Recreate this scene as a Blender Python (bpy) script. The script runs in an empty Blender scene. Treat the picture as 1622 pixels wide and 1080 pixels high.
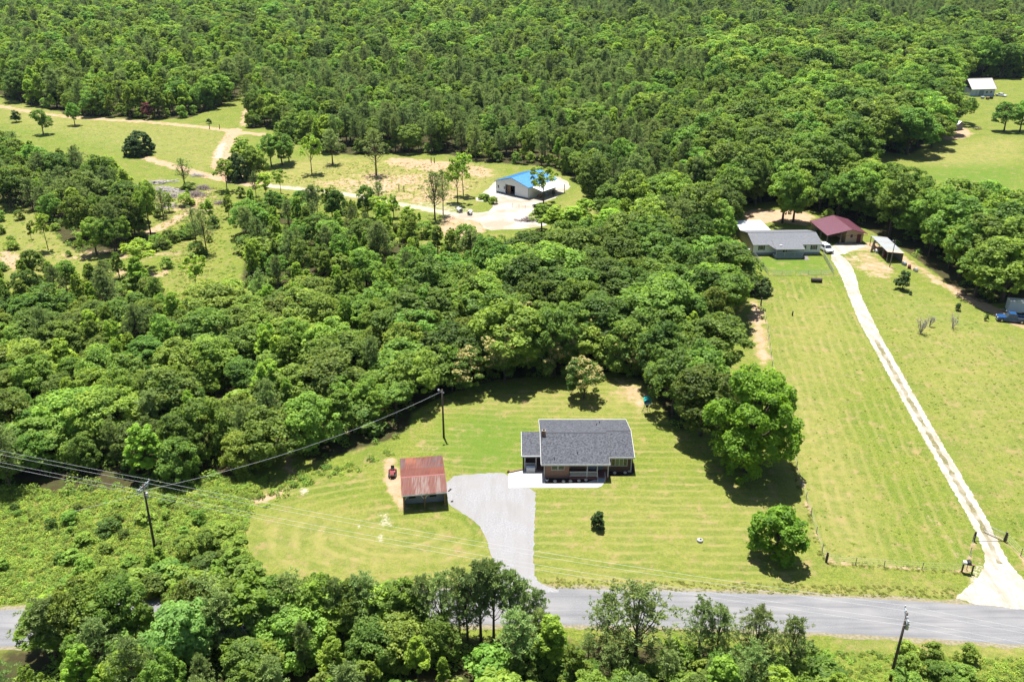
import bpy, math, random
import numpy as np
from mathutils import Vector, Matrix

# ------------------------------------------------------------------ camera, sky, sun, exposure
SC = bpy.context.scene
COL = SC.collection
FPX = 1400.0                      # focal length in pixels of the 1622-wide photograph
PITCH = math.atan(650 / FPX)      # looking down
CAMH = 70.5
cd = bpy.data.cameras.new('camera')
cam = bpy.data.objects.new('camera', cd)
COL.objects.link(cam)
cd.sensor_width = 36.0
cd.lens = 36.0 * FPX / 1622.0
cd.clip_start = 0.5
cd.clip_end = 12000
cam.location = (0, 0, CAMH)
cam.rotation_euler = (math.pi / 2 - PITCH, 0, 0)
SC.camera = cam

SUN_EL = math.radians(75)
SHADOW = Vector((0.30, -0.95, 0)).normalized()         # where shadows fall on the ground
to_sun = Vector((-SHADOW.x * math.cos(SUN_EL), -SHADOW.y * math.cos(SUN_EL), math.sin(SUN_EL)))
world = bpy.data.worlds.new('World')
SC.world = world
world.use_nodes = True
wn = world.node_tree.nodes
sky = wn.new('ShaderNodeTexSky')
sky.sky_type = 'NISHITA'
sky.sun_disc = False
sky.sun_elevation = SUN_EL
sky.sun_rotation = math.atan2(to_sun.x, to_sun.y)
sky.dust_density = 1.0
bg = wn['Background']
bg.inputs['Strength'].default_value = 0.06
world.node_tree.links.new(sky.outputs[0], bg.inputs[0])
sl = bpy.data.lights.new('sun', 'SUN')
sl.energy = 5.0
sl.angle = math.radians(0.5)
sl.color = (1.0, 0.965, 0.90)
sun = bpy.data.objects.new('sun', sl)
COL.objects.link(sun)
sun.rotation_euler = (-to_sun).to_track_quat('-Z', 'Y').to_euler()
sun.location = (0, 60, 200)
SC.view_settings.view_transform = 'Standard'
SC.view_settings.look = 'None'
SC.view_settings.gamma = 1.0
SC.view_settings.use_curve_mapping = False
SC.view_settings.exposure = 1.42
SC.cycles.max_bounces = 5
SC.cycles.diffuse_bounces = 3
SC.cycles.glossy_bounces = 2
SC.cycles.transmission_bounces = 3
SC.cycles.transparent_max_bounces = 6

# ------------------------------------------------------------------ helpers
rnd = random.Random(7)
SP, CP = math.sin(PITCH), math.cos(PITCH)

def G(u, v, h=0.0):
    """survey: photo pixel -> point of the horizontal plane at height h"""
    x = (u - 811) / FPX
    y = (v - 540) / FPX
    t = (CAMH - h) / (SP + y * CP)
    return (x * t, (CP - y * SP) * t)

def GP(pts):
    return [G(*p) for p in pts]

def PXa(X, Y, Z=0.0):
    d = Y * CP - (Z - CAMH) * SP
    return 811 + FPX * X / d, 540 - FPX * (Y * SP + (Z - CAMH) * CP) / d

def inpoly(X, Y, poly):
    X = np.asarray(X, float); Y = np.asarray(Y, float)
    ins = np.zeros(X.shape, bool)
    n = len(poly)
    for i in range(n):
        x0, y0 = poly[i]; x1, y1 = poly[(i + 1) % n]
        c = ((y0 > Y) != (y1 > Y))
        if y0 != y1:
            c &= X < (x1 - x0) * (Y - y0) / (y1 - y0) + x0
            ins ^= c
    return ins

def polydist(X, Y, poly, closed=True):
    d = np.full(np.shape(X), 1e9)
    n = len(poly)
    for i in range(n if closed else n - 1):
        x0, y0 = poly[i]; x1, y1 = poly[(i + 1) % n]
        dx, dy = x1 - x0, y1 - y0
        L = dx * dx + dy * dy + 1e-9
        t = np.clip(((X - x0) * dx + (Y - y0) * dy) / L, 0, 1)
        d = np.minimum(d, np.hypot(X - x0 - t * dx, Y - y0 - t * dy))
    return d

def smooth_poly(pts, it=2, closed=True):
    for _ in range(it):
        out = []
        n = len(pts)
        rng_ = range(n) if closed else range(n - 1)
        if not closed:
            out.append(pts[0])
        for i in rng_:
            a, b = pts[i], pts[(i + 1) % n]
            out.append((a[0] * .75 + b[0] * .25, a[1] * .75 + b[1] * .25))
            out.append((a[0] * .25 + b[0] * .75, a[1] * .25 + b[1] * .75))
        if not closed:
            out.append(pts[-1])
        pts = out
    return pts

def link(name, data, parent=None, loc=(0, 0, 0), rz=0.0):
    o = bpy.data.objects.new(name, data)
    COL.objects.link(o)
    o.location = loc
    o.rotation_euler = (0, 0, rz)
    if parent is not None:
        o.parent = parent
    return o

def tag(o, label=None, cat=None, group=None, kind=None):
    if label: o['label'] = label
    if cat: o['category'] = cat
    if group: o['group'] = group
    if kind: o['kind'] = kind
    return o

def thing(name, label, cat, loc=(0, 0, 0), rz=0.0, group=None):
    return tag(link(name, None, None, loc, rz), label, cat, group)

def copy_tree(o, parent=None):
    c = o.copy()
    COL.objects.link(c)
    c.parent = parent
    for ch in list(o.children):
        copy_tree(ch, c)
    return c

class MB:
    """collects simple solids, builds ONE mesh"""
    def __init__(s):
        s.v = []; s.f = []
    def add(s, v, f):
        n = len(s.v)
        s.v += [tuple(p) for p in v]
        s.f += [tuple(i + n for i in q) for q in f]
        return s
    def box(s, x0, x1, y0, y1, z0, z1, m=None):
        v = [(x0, y0, z0), (x1, y0, z0), (x1, y1, z0), (x0, y1, z0), (x0, y0, z1), (x1, y0, z1), (x1, y1, z1), (x0, y1, z1)]
        if m is not None: v = [m @ Vector(p) for p in v]
        return s.add(v, [(3, 2, 1, 0), (4, 5, 6, 7), (0, 1, 5, 4), (1, 2, 6, 5), (2, 3, 7, 6), (3, 0, 4, 7)])
    def tube(s, pts, r, n=6, caps=True):
        pts = [Vector(p) for p in pts]
        if not isinstance(r, (list, tuple)): r = [r] * len(pts)
        v = []; f = []
        for i, p in enumerate(pts):
            d = (pts[min(i + 1, len(pts) - 1)] - pts[max(i - 1, 0)]).normalized()
            a = Vector((0, 0, 1)) if abs(d.z) < .9 else Vector((1, 0, 0))
            e = d.cross(a).normalized(); g = e.cross(d).normalized()
            for k in range(n):
                t = 2 * math.pi * k / n
                v.append(p + (e * math.cos(t) + g * math.sin(t)) * r[i])
        for i in range(len(pts) - 1):
            for k in range(n):
                k2 = (k + 1) % n
                f.append((i * n + k, i * n + k2, (i + 1) * n + k2, (i + 1) * n + k))
        if caps:
            f.append(tuple(range(n - 1, -1, -1))); f.append(tuple((len(pts) - 1) * n + k for k in range(n)))
        return s.add(v, f)
    def prism(s, prof, a0, a1, axis='x'):
        """profile (2D polygon) swept along an axis; axis x: prof=(y,z); axis y: prof=(x,z); axis z: prof=(x,y)"""
        n = len(prof)
        P_ = {'x': lambda p, a: (a, p[0], p[1]), 'y': lambda p, a: (p[0], a, p[1]), 'z': lambda p, a: (p[0], p[1], a)}[axis]
        v = [P_(p, a0) for p in prof] + [P_(p, a1) for p in prof]
        f = [tuple(range(n - 1, -1, -1)), tuple(range(n, 2 * n))]
        f += [(i, (i + 1) % n, n + (i + 1) % n, n + i) for i in range(n)]
        return s.add(v, f)
    def build(s, name, mat, parent=None, loc=(0, 0, 0), rz=0.0, smooth=False, label=None, kind=None):
        me = bpy.data.meshes.new(name)
        me.from_pydata(s.v, [], s.f)
        me.materials.append(mat)
        import bmesh
        b = bmesh.new(); b.from_mesh(me)
        bmesh.ops.recalc_face_normals(b, faces=b.faces)
        b.to_mesh(me); b.free()
        if smooth:
            me.polygons.foreach_set('use_smooth', [True] * len(me.polygons))
        me.update()
        o = link(name, me, parent, loc, rz)
        return tag(o, label, None, None, kind)

# ------------------------------------------------------------------ materials
def new_mat(name):
    m = bpy.data.materials.new(name)
    m.use_nodes = True
    nt = m.node_tree
    return m, nt, nt.nodes, nt.links, nt.nodes['Principled BSDF']

def rgb(c):
    return (c[0], c[1], c[2], 1.0)

def alb(c):
    k = .8 if min(c) > .6 else .68
    return tuple(x * k for x in c)

def plain(name, c, rough=0.7, metal=0.0, var=0.15, scale=3.0, spec=0.3, bump=0.0, bscale=30.0):
    c = alb(c)
    m, nt, N, L, p = new_mat(name)
    p.inputs['Roughness'].default_value = rough
    p.inputs['Metallic'].default_value = metal
    p.inputs['Specular IOR Level'].default_value = spec
    tc = N.new('ShaderNodeTexCoord')
    nz = N.new('ShaderNodeTexNoise'); nz.inputs['Scale'].default_value = scale; nz.inputs['Detail'].default_value = 6
    L.new(tc.outputs['Object'], nz.inputs['Vector'])
    mx = N.new('ShaderNodeMix'); mx.data_type = 'RGBA'
    mx.inputs[6].default_value = rgb([x * (1 - var) for x in c]); mx.inputs[7].default_value = rgb([min(1, x * (1 + var)) for x in c])
    L.new(nz.outputs[0], mx.inputs[0]); L.new(mx.outputs[2], p.inputs['Base Color'])
    if bump:
        n2 = N.new('ShaderNodeTexNoise'); n2.inputs['Scale'].default_value = bscale
        L.new(tc.outputs['Object'], n2.inputs['Vector'])
        b = N.new('ShaderNodeBump'); b.inputs['Strength'].default_value = bump; b.inputs['Distance'].default_value = .03
        L.new(n2.outputs[0], b.inputs['Height']); L.new(b.outputs[0], p.inputs['Normal'])
    return m

def speckle(name, c0, c1, scale, rough=0.9, big=None, bigscale=0.3, bump=0.3, c2=None):
    """fine two-tone grain plus a slow drift"""
    c0, c1 = alb(c0), alb(c1)
    big = None if big is None else alb(big)
    m, nt, N, L, p = new_mat(name)
    p.inputs['Roughness'].default_value = rough
    p.inputs['Specular IOR Level'].default_value = .2
    geo = N.new('ShaderNodeNewGeometry')
    nz = N.new('ShaderNodeTexNoise'); nz.inputs['Scale'].default_value = scale; nz.inputs['Detail'].default_value = 5; nz.inputs['Roughness'].default_value = .75
    L.new(geo.outputs['Position'], nz.inputs['Vector'])
    rp = N.new('ShaderNodeValToRGB'); rp.color_ramp.elements[0].position = .35; rp.color_ramp.elements[1].position = .65
    rp.color_ramp.elements[0].color = rgb(c0); rp.color_ramp.elements[1].color = rgb(c1)
    L.new(nz.outputs[0], rp.inputs[0])
    out = rp.outputs[0]
    if big is not None:
        n2 = N.new('ShaderNodeTexNoise'); n2.inputs['Scale'].default_value = bigscale; n2.inputs['Detail'].default_value = 4
        L.new(geo.outputs['Position'], n2.inputs['Vector'])
        r2 = N.new('ShaderNodeValToRGB'); r2.color_ramp.elements[0].position = .42; r2.color_ramp.elements[1].position = .62
        L.new(n2.outputs[0], r2.inputs[0])
        mx = N.new('ShaderNodeMix'); mx.data_type = 'RGBA'
        L.new(r2.outputs[0], mx.inputs[0]); L.new(out, mx.inputs[6]); mx.inputs[7].default_value = rgb(big)
        out = mx.outputs[2]
    L.new(out, p.inputs['Base Color'])
    b = N.new('ShaderNodeBump'); b.inputs['Strength'].default_value = bump; b.inputs['Distance'].default_value = .04
    L.new(nz.outputs[0], b.inputs['Height']); L.new(b.outputs[0], p.inputs['Normal'])
    return m

def add_streaks(m, scale, dark, amount):
    nt = m.node_tree; N, L = nt.nodes, nt.links
    p = N['Principled BSDF']
    src = p.inputs['Base Color'].links[0].from_socket
    geo = N.new('ShaderNodeNewGeometry'); mp = N.new('ShaderNodeMapping'); mp.inputs['Scale'].default_value = scale
    L.new(geo.outputs['Position'], mp.inputs[0])
    nz = N.new('ShaderNodeTexNoise'); nz.inputs['Scale'].default_value = 1.0; nz.inputs['Detail'].default_value = 6; nz.inputs['Roughness'].default_value = .65
    L.new(mp.outputs[0], nz.inputs['Vector'])
    mr = N.new('ShaderNodeMapRange'); mr.inputs[1].default_value = .45; mr.inputs[2].default_value = .66; mr.inputs[4].default_value = amount
    L.new(nz.outputs[0], mr.inputs[0])
    mx = N.new('ShaderNodeMix'); mx.data_type = 'RGBA'; L.new(mr.outputs[0], mx.inputs[0]); L.new(src, mx.inputs[6]); mx.inputs[7].default_value = rgb(dark)
    L.new(mx.outputs[2], p.inputs['Base Color'])

def leaf_mat(name, dark, light, trans=0.48, gloss=0.012, hv=0.03, vv=0.3, extra=None):
    m, nt, N, L, p = new_mat(name)
    N.remove(p)
    out = N['Material Output']
    at = N.new('ShaderNodeAttribute'); at.attribute_name = 'tone'
    mx = N.new('ShaderNodeMix'); mx.data_type = 'RGBA'
    mx.inputs[6].default_value = rgb(dark); mx.inputs[7].default_value = rgb(light)
    L.new(at.outputs['Fac'], mx.inputs[0])
    oi = N.new('ShaderNodeObjectInfo')
    hs = N.new('ShaderNodeHueSaturation')
    def rng_map(src, lo, hi):
        mr = N.new('ShaderNodeMapRange'); mr.inputs[3].default_value = lo; mr.inputs[4].default_value = hi
        L.new(src, mr.inputs[0]); return mr.outputs[0]
    wn_ = N.new('ShaderNodeTexWhiteNoise'); wn_.noise_dimensions = '1D'
    L.new(oi.outputs['Random'], wn_.inputs['W'])
    L.new(rng_map(oi.outputs['Random'], .5 - hv * .8, .5 + hv * .45), hs.inputs['Hue'])
    L.new(rng_map(wn_.outputs[0], 1 - vv, 1 + vv), hs.inputs['Value'])
    L.new(mx.outputs[2], hs.inputs['Color'])
    col = hs.outputs[0]
    if extra is not None:        # blossom colour on the leaves flagged tone > 1
        gt = N.new('ShaderNodeMath'); gt.operation = 'GREATER_THAN'; gt.inputs[1].default_value = 1.5
        L.new(at.outputs['Fac'], gt.inputs[0])
        m2 = N.new('ShaderNodeMix'); m2.data_type = 'RGBA'
        L.new(gt.outputs[0], m2.inputs[0]); L.new(col, m2.inputs[6]); m2.inputs[7].default_value = rgb(extra)
        col = m2.outputs[2]
    df = N.new('ShaderNodeBsdfDiffuse'); tr = N.new('ShaderNodeBsdfTranslucent'); gl = N.new('ShaderNodeBsdfGlossy')
    L.new(col, df.inputs[0])
    h2 = N.new('ShaderNodeHueSaturation'); h2.inputs['Hue'].default_value = .485; h2.inputs['Saturation'].default_value = 1.05; h2.inputs['Value'].default_value = 1.9
    L.new(col, h2.inputs['Color']); L.new(h2.outputs[0], tr.inputs[0])
    gl.inputs['Roughness'].default_value = .6; gl.inputs[0].default_value = (.9, .95, .85, 1)
    a = N.new('ShaderNodeMixShader'); a.inputs[0].default_value = trans
    L.new(df.outputs[0], a.inputs[1]); L.new(tr.outputs[0], a.inputs[2])
    b = N.new('ShaderNodeMixShader'); b.inputs[0].default_value = gloss
    L.new(a.outputs[0], b.inputs[1]); L.new(gl.outputs[0], b.inputs[2])
    L.new(b.outputs[0], out.inputs[0])
    return m

M = {}
M['bark'] = plain('bark', (.10, .075, .055), .95, var=.4, scale=6, bump=.5)
M['pine_bark'] = plain('pine_bark', (.13, .09, .065), .95, var=.4, scale=6, bump=.5)
M['deadwood'] = plain('deadwood', (.62, .57, .51), .95, var=.3, scale=4)
M['oak'] = leaf_mat('oak_leaves', (.045, .100, .015), (.188, .302, .044), vv=.45)
M['pecan'] = leaf_mat('pecan_leaves', (.050, .118, .010), (.205, .340, .030), hv=.008, vv=.06)
M['tulip'] = leaf_mat('tulip_leaves', (.075, .152, .017), (.268, .385, .046), hv=.02, vv=.36)
M['drape'] = leaf_mat('vine_leaves', (.062, .124, .018), (.240, .340, .055), vv=.36)
M['pine'] = leaf_mat('pine_needles', (.076, .134, .036), (.230, .305, .092), trans=.3, hv=.02, vv=.28)
M['cedar'] = leaf_mat('cedar_leaves', (.034, .070, .020), (.090, .145, .038), trans=.2, hv=.02, vv=.2)
M['mimosa'] = leaf_mat('mimosa_leaves', (.045, .095, .015), (.135, .215, .036), extra=(.42, .37, .15), vv=.12)
M['pale'] = leaf_mat('pale_leaves', (.105, .205, .048), (.215, .360, .085), hv=.01, vv=.1)
M['weed'] = leaf_mat('weed_leaves', (.095, .175, .020), (.265, .345, .056), hv=.035, vv=.4)
M['under'] = leaf_mat('undergrowth_leaves', (.064, .135, .018), (.215, .315, .050), hv=.03, vv=.4)
M['blade'] = leaf_mat('grass_blades', (.120, .160, .032), (.240, .255, .080), trans=.6, gloss=.0, hv=.02, vv=.2)
M['darkshrub'] = leaf_mat('dark_shrub_leaves', (.014, .032, .008), (.045, .080, .018), trans=.15, hv=.01, vv=.1)
M['purple'] = leaf_mat('purple_leaves', (.09, .025, .025), (.22, .07, .07), hv=.01, vv=.1)

M['asphalt'] = speckle('asphalt', (.165, .165, .174), (.25, .25, .257), 7.0, big=(.25, .245, .247), bigscale=.2, bump=.3)
M['drive'] = speckle('grey_gravel', (.205, .203, .212), (.36, .355, .365), 5.0, big=(.27, .262, .26), bigscale=.25, bump=.5)
add_streaks(M['asphalt'], (.06, 1.3, 1), (.085, .085, .092), .6)
add_streaks(M['drive'], (1.1, .16, 1), (.15, .143, .138), .4)
M['concrete'] = speckle('pale_concrete', (.42, .415, .405), (.50, .495, .48), 2.0, big=(.40, .39, .37), bigscale=.6, bump=.05)
M['gravel'] = speckle('white_gravel', (.31, .29, .255), (.58, .56, .52), 2.6, big=(.40, .36, .30), bigscale=.6, bump=.5)
M['pad'] = speckle('pale_yard', (.36, .33, .29), (.55, .52, .47), 1.2, big=(.34, .28, .21), bigscale=.14, bump=.3)
add_streaks(M['gravel'], (.9, .2, 1), (.17, .135, .085), .6)
M['mulch'] = speckle('dark_mulch', (.022, .016, .013), (.06, .042, .035), 9.0, bump=.6)
M['shingle'] = speckle('grey_shingle', (.028, .030, .040), (.135, .14, .16), 3.6, bump=.25)
M['shingle_lt'] = speckle('pale_grey_shingle', (.125, .13, .145), (.19, .195, .215), 2.4, bump=.15)
M['brick'] = None
M['white'] = plain('white_paint', (.60, .60, .59), .5, var=.06)
M['offwhite'] = plain('white_vinyl_siding', (.74, .75, .74), .55, var=.05)
M['tan'] = plain('tan_siding', (.55, .44, .27), .7, var=.08)
M['beige'] = plain('beige_siding', (.46, .40, .30), .7, var=.08)
M['bluegrey'] = plain('weathered_shaded_grey', (.30, .33, .36), .8, var=.2)  # weathered boards, also the shaded tone of the garage front and home skirting
M['greywood'] = plain('old_grey_wood', (.24, .22, .20), .9, var=.25)
M['polewood'] = plain('creosote_wood', (.085, .065, .05), .85, var=.3)
M['woodbrown'] = plain('brown_timber', (.26, .16, .09), .8, var=.2)
M['glass'] = plain('dark_glass', (.03, .035, .04), .08, spec=.8, var=.1)
M['glass_green'] = plain('green_reflection_glass', (.12, .17, .11), .1, spec=.8, var=.2)  # green of the reflection is put into the pane colour
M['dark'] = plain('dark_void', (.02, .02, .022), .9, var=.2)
M['black'] = plain('black_plastic', (.025, .025, .027), .5, var=.2)
M['rubber'] = plain('tyre_rubber', (.03, .03, .03), .9)
M['steel'] = plain('galvanised_steel', (.55, .56, .57), .45, metal=.6, var=.1)
M['wire'] = plain('aluminium_wire', (.72, .72, .73), .35, metal=.2, var=.05)
M['door_red'] = plain('dark_red_door', (.13, .035, .03), .6)
M['red'] = plain('red_paint', (.22, .02, .018), .35, var=.1, spec=.5)
M['bluecar'] = plain('blue_car_paint', (.02, .075, .21), .25, var=.1, spec=.6)
M['whitecar'] = plain('white_car_paint', (.78, .80, .82), .25, var=.04, spec=.6)
M['chrome'] = plain('bright_trim', (.6, .6, .62), .25, metal=.8, var=.05)
M['lamp'] = plain('lamp_lens', (.75, .72, .62), .2, var=.05)
M['bluedoor'] = plain('blue_grey_door', (.20, .26, .32), .6)
M['porchred'] = plain('red_porch_floor', (.22, .09, .075), .8, var=.2)
M['stone'] = plain('pale_stone', (.66, .60, .50), .9, var=.2, scale=8)
M['pipe'] = plain('concrete_pipe', (.66, .64, .60), .85, var=.1)
M['teal'] = plain('teal_plastic', (.02, .34, .32), .4, var=.15)
M['maroon'] = plain('maroon_metal_roof', (.155, .052, .075), .35, var=.12, scale=1.0, spec=.5)
M['blueroof'] = plain('blue_metal_roof', (.06, .25, .55), .35, var=.12, scale=.6, spec=.5)
M['whitemetal'] = plain('white_metal_sheet', (.78, .79, .80), .4, var=.05, scale=1.0)
M['bluetrim'] = plain('navy_trim', (.03, .07, .16), .5)
M['barnroof'] = plain('pale_barn_roof', (.62, .58, .54), .5, var=.12, scale=.8)
M['skyblue'] = plain('pale_blue_siding', (.50, .58, .66), .6, var=.08)  # also stands for the white porch rail as it looks in shade
M['bark_gravel'] = None

def brick_mat():
    m, nt, N, L, p = new_mat('red_brick')
    tc = N.new('ShaderNodeTexCoord')
    b = N.new('ShaderNodeTexBrick')
    b.inputs['Color1'].default_value = (.20, .07, .038, 1); b.inputs['Color2'].default_value = (.29, .13, .075, 1); b.inputs['Mortar'].default_value = (.24, .20, .16, 1)
    b.inputs['Scale'].default_value = 1.0; b.inputs['Brick Width'].default_value = .22; b.inputs['Row Height'].default_value = .075; b.inputs['Mortar Size'].default_value = .01
    mp = N.new('ShaderNodeCombineXYZ'); sx = N.new('ShaderNodeSeparateXYZ')
    L.new(tc.outputs['Object'], sx.inputs[0])
    ad = N.new('ShaderNodeMath'); ad.operation = 'ADD'; L.new(sx.outputs[0], ad.inputs[0]); L.new(sx.outputs[1], ad.inputs[1])
    L.new(ad.outputs[0], mp.inputs[0]); L.new(sx.outputs[2], mp.inputs[1])
    L.new(mp.outputs[0], b.inputs['Vector']); L.new(b.outputs[0], p.inputs['Base Color'])
    p.inputs['Roughness'].default_value = .9
    return m
M['brick'] = brick_mat()

def rust_mat():
    """painted sheet iron: rust patches whose colour differs from sheet to sheet"""
    m, nt, N, L, p = new_mat('rusty_red_sheet')
    tc = N.new('ShaderNodeTexCoord'); oi = N.new('ShaderNodeObjectInfo'); geo = N.new('ShaderNodeNewGeometry')
    mp = N.new('ShaderNodeMapping'); mp.inputs['Scale'].default_value = (5.5, .35, 1.0)
    L.new(geo.outputs['Position'], mp.inputs[0])
    n1 = N.new('ShaderNodeTexNoise'); n1.inputs['Scale'].default_value = 1.3; n1.inputs['Detail'].default_value = 7
    L.new(mp.outputs[0], n1.inputs['Vector'])
    n2 = N.new('ShaderNodeTexNoise'); n2.inputs['Scale'].default_value = .45; n2.inputs['Detail'].default_value = 5
    L.new(geo.outputs['Position'], n2.inputs['Vector'])
    mxa = N.new('ShaderNodeMix'); mxa.data_type = 'RGBA'
    mxa.inputs[6].default_value = (.070, .014, .009, 1); mxa.inputs[7].default_value = (.135, .036, .020, 1)
    L.new(n1.outputs[0], mxa.inputs[0])
    at = N.new('ShaderNodeAttribute'); at.attribute_name = 'coat'      # x orange rust, y dull purple, z white chalk
    sep = N.new('ShaderNodeSeparateColor'); L.new(at.outputs['Color'], sep.inputs[0])
    cur = mxa.outputs[2]
    for k, c, src in ((0, (.23, .058, .013), n2), (1, (.055, .036, .040), n2), (2, (.165, .125, .108), n1)):
        mul = N.new('ShaderNodeMath'); mul.operation = 'MULTIPLY'
        rp = N.new('ShaderNodeMapRange'); rp.inputs[1].default_value = .38; rp.inputs[2].default_value = .62
        L.new(src.outputs[0], rp.inputs[0]); L.new(rp.outputs[0], mul.inputs[0]); L.new(sep.outputs[k], mul.inputs[1])
        mx = N.new('ShaderNodeMix'); mx.data_type = 'RGBA'
        L.new(mul.outputs[0], mx.inputs[0]); L.new(cur, mx.inputs[6]); mx.inputs[7].default_value = rgb(c)
        cur = mx.outputs[2]
    L.new(cur, p.inputs['Base Color'])
    p.inputs['Roughness'].default_value = .6
    return m
M['rust'] = rust_mat()

# ------------------------------------------------------------------ ground sheet
def grow(a, b, steps):
    return list(np.linspace(a, b, steps + 1)[1:])

xs = list(np.arange(-76, 76.01, .8))
xs_r = list(np.arange(77.5, 140, 1.5)) + list(np.arange(143, 280, 4.0)) + [300, 330, 370, 420, 500, 620, 800, 1100, 1600, 2600, 4200]
xs = [-x for x in reversed(xs_r)] + xs + xs_r
ys = list(np.arange(40, 150, .65)) + list(np.arange(150, 310, 1.1)) + list(np.arange(310, 490, 2.5)) + [500, 520, 550, 590, 640, 720, 850, 1000, 1250, 1600, 2100, 3000, 4500, 7000]
ys = [-1500, -400, -100, 0, 20] + ys
gx, gy = np.meshgrid(np.array(xs), np.array(ys))
GXf, GYf = gx.ravel(), gy.ravel()
chan = {k: np.zeros(GXf.shape) for k in ('dirt', 'mown', 'floor', 'white', 'dry', 'lush')}

def paint(ch, pts, val=1.0, soft=2.0, px=True, sm=1):
    poly = GP(pts) if px else pts
    if sm: poly = smooth_poly(poly, sm)
    xa = [p[0] for p in poly]; ya = [p[1] for p in poly]
    s = (GXf > min(xa) - soft) & (GXf < max(xa) + soft) & (GYf > min(ya) - soft) & (GYf < max(ya) + soft)
    X, Y = GXf[s], GYf[s]
    d = polydist(X, Y, poly)
    ins = inpoly(X, Y, poly)
    w = np.clip(.5 + np.where(ins, d, -d) / (2 * soft), 0, 1) * abs(val)
    if val > 0: chan[ch][s] = np.maximum(chan[ch][s], w)
    else: chan[ch][s] *= (1 - w)

def stroke(ch, pts, width, val=1.0, soft=.7, sm=2):
    line = smooth_poly(GP(pts), sm, closed=False)
    xa = [p[0] for p in line]; ya = [p[1] for p in line]
    w_ = width / 2 + soft
    s = (GXf > min(xa) - w_) & (GXf < max(xa) + w_) & (GYf > min(ya) - w_) & (GYf < max(ya) + w_)
    d = polydist(GXf[s], GYf[s], line, closed=False)
    w = np.clip((w_ - d) / (2 * soft), 0, 1) * val
    chan[ch][s] = np.maximum(chan[ch][s], w)

# woods floor (areas carrying dense trees)
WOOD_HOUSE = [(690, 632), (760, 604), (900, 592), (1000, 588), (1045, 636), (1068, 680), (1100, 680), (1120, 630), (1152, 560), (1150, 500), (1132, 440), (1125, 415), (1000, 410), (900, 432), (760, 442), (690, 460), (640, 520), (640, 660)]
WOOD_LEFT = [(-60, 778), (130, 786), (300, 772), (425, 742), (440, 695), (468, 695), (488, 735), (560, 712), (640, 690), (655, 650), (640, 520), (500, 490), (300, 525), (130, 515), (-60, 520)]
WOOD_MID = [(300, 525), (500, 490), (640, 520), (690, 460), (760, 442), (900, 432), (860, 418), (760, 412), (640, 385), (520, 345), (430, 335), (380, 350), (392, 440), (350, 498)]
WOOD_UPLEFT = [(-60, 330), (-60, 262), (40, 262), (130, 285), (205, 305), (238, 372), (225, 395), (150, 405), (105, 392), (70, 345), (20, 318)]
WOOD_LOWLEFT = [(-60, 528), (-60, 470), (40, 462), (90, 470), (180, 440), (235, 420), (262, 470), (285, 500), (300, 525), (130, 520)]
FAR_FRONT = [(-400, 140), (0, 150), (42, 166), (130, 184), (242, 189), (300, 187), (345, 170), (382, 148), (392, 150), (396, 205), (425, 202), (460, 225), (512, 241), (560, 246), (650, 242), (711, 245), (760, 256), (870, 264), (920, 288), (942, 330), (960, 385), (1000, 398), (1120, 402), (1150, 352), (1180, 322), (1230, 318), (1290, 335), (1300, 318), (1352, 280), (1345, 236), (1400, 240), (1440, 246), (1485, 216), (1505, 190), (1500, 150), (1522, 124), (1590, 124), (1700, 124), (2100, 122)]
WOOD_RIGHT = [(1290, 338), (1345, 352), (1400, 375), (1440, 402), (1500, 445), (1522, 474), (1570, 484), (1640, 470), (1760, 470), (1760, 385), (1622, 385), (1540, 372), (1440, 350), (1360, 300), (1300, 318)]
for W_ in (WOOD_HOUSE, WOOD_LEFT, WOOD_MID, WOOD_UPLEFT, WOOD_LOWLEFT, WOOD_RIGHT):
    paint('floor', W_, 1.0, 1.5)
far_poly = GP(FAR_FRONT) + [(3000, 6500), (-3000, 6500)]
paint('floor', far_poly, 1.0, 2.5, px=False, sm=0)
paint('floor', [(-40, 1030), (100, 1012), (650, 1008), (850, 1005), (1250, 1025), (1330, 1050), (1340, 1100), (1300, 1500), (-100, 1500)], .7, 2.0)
# mown lawns
LAWN_LEFT = [(388, 850), (400, 815), (450, 780), (520, 750), (600, 735), (640, 715), (700, 640), (770, 618), (900, 612), (1010, 608), (1060, 660), (1110, 700), (1160, 780), (1250, 770), (1300, 885), (1300, 925), (1000, 930), (880, 928), (845, 915), (780, 900), (700, 925), (560, 930), (430, 915)]
paint('mown', LAWN_LEFT, 1.0, 1.0)
FIELD_R = [(1215, 480), (1240, 440), (1330, 436), (1400, 580), (1480, 720), (1540, 850), (1530, 895), (1310, 885), (1260, 740)]
FIELD_R2 = [(1362, 440), (1470, 470), (1540, 505), (1622, 545), (1760, 600), (1760, 900), (1622, 880), (1540, 740), (1430, 590)]
paint('mown', FIELD_R, .8, 1.0); paint('mown', FIELD_R2, .5, 2.0)
paint('lush', [(1180, 410), (1300, 404), (1318, 432), (1225, 436)], .7, 2.2)
paint('lush', [(690, 690), (760, 650), (840, 670), (835, 735), (740, 745)], .8, 4.0)
paint('lush', [(1440, 275), (1560, 250), (1622, 270), (1622, 305), (1500, 300)], .8, 6.0)
paint('lush', [(1420, 445), (1470, 480), (1560, 520), (1500, 520), (1430, 480)], .6, 3.0)
paint('lush', [(0, 200), (200, 205), (300, 240), (200, 250), (0, 210)], .35, 8.0)
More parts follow.
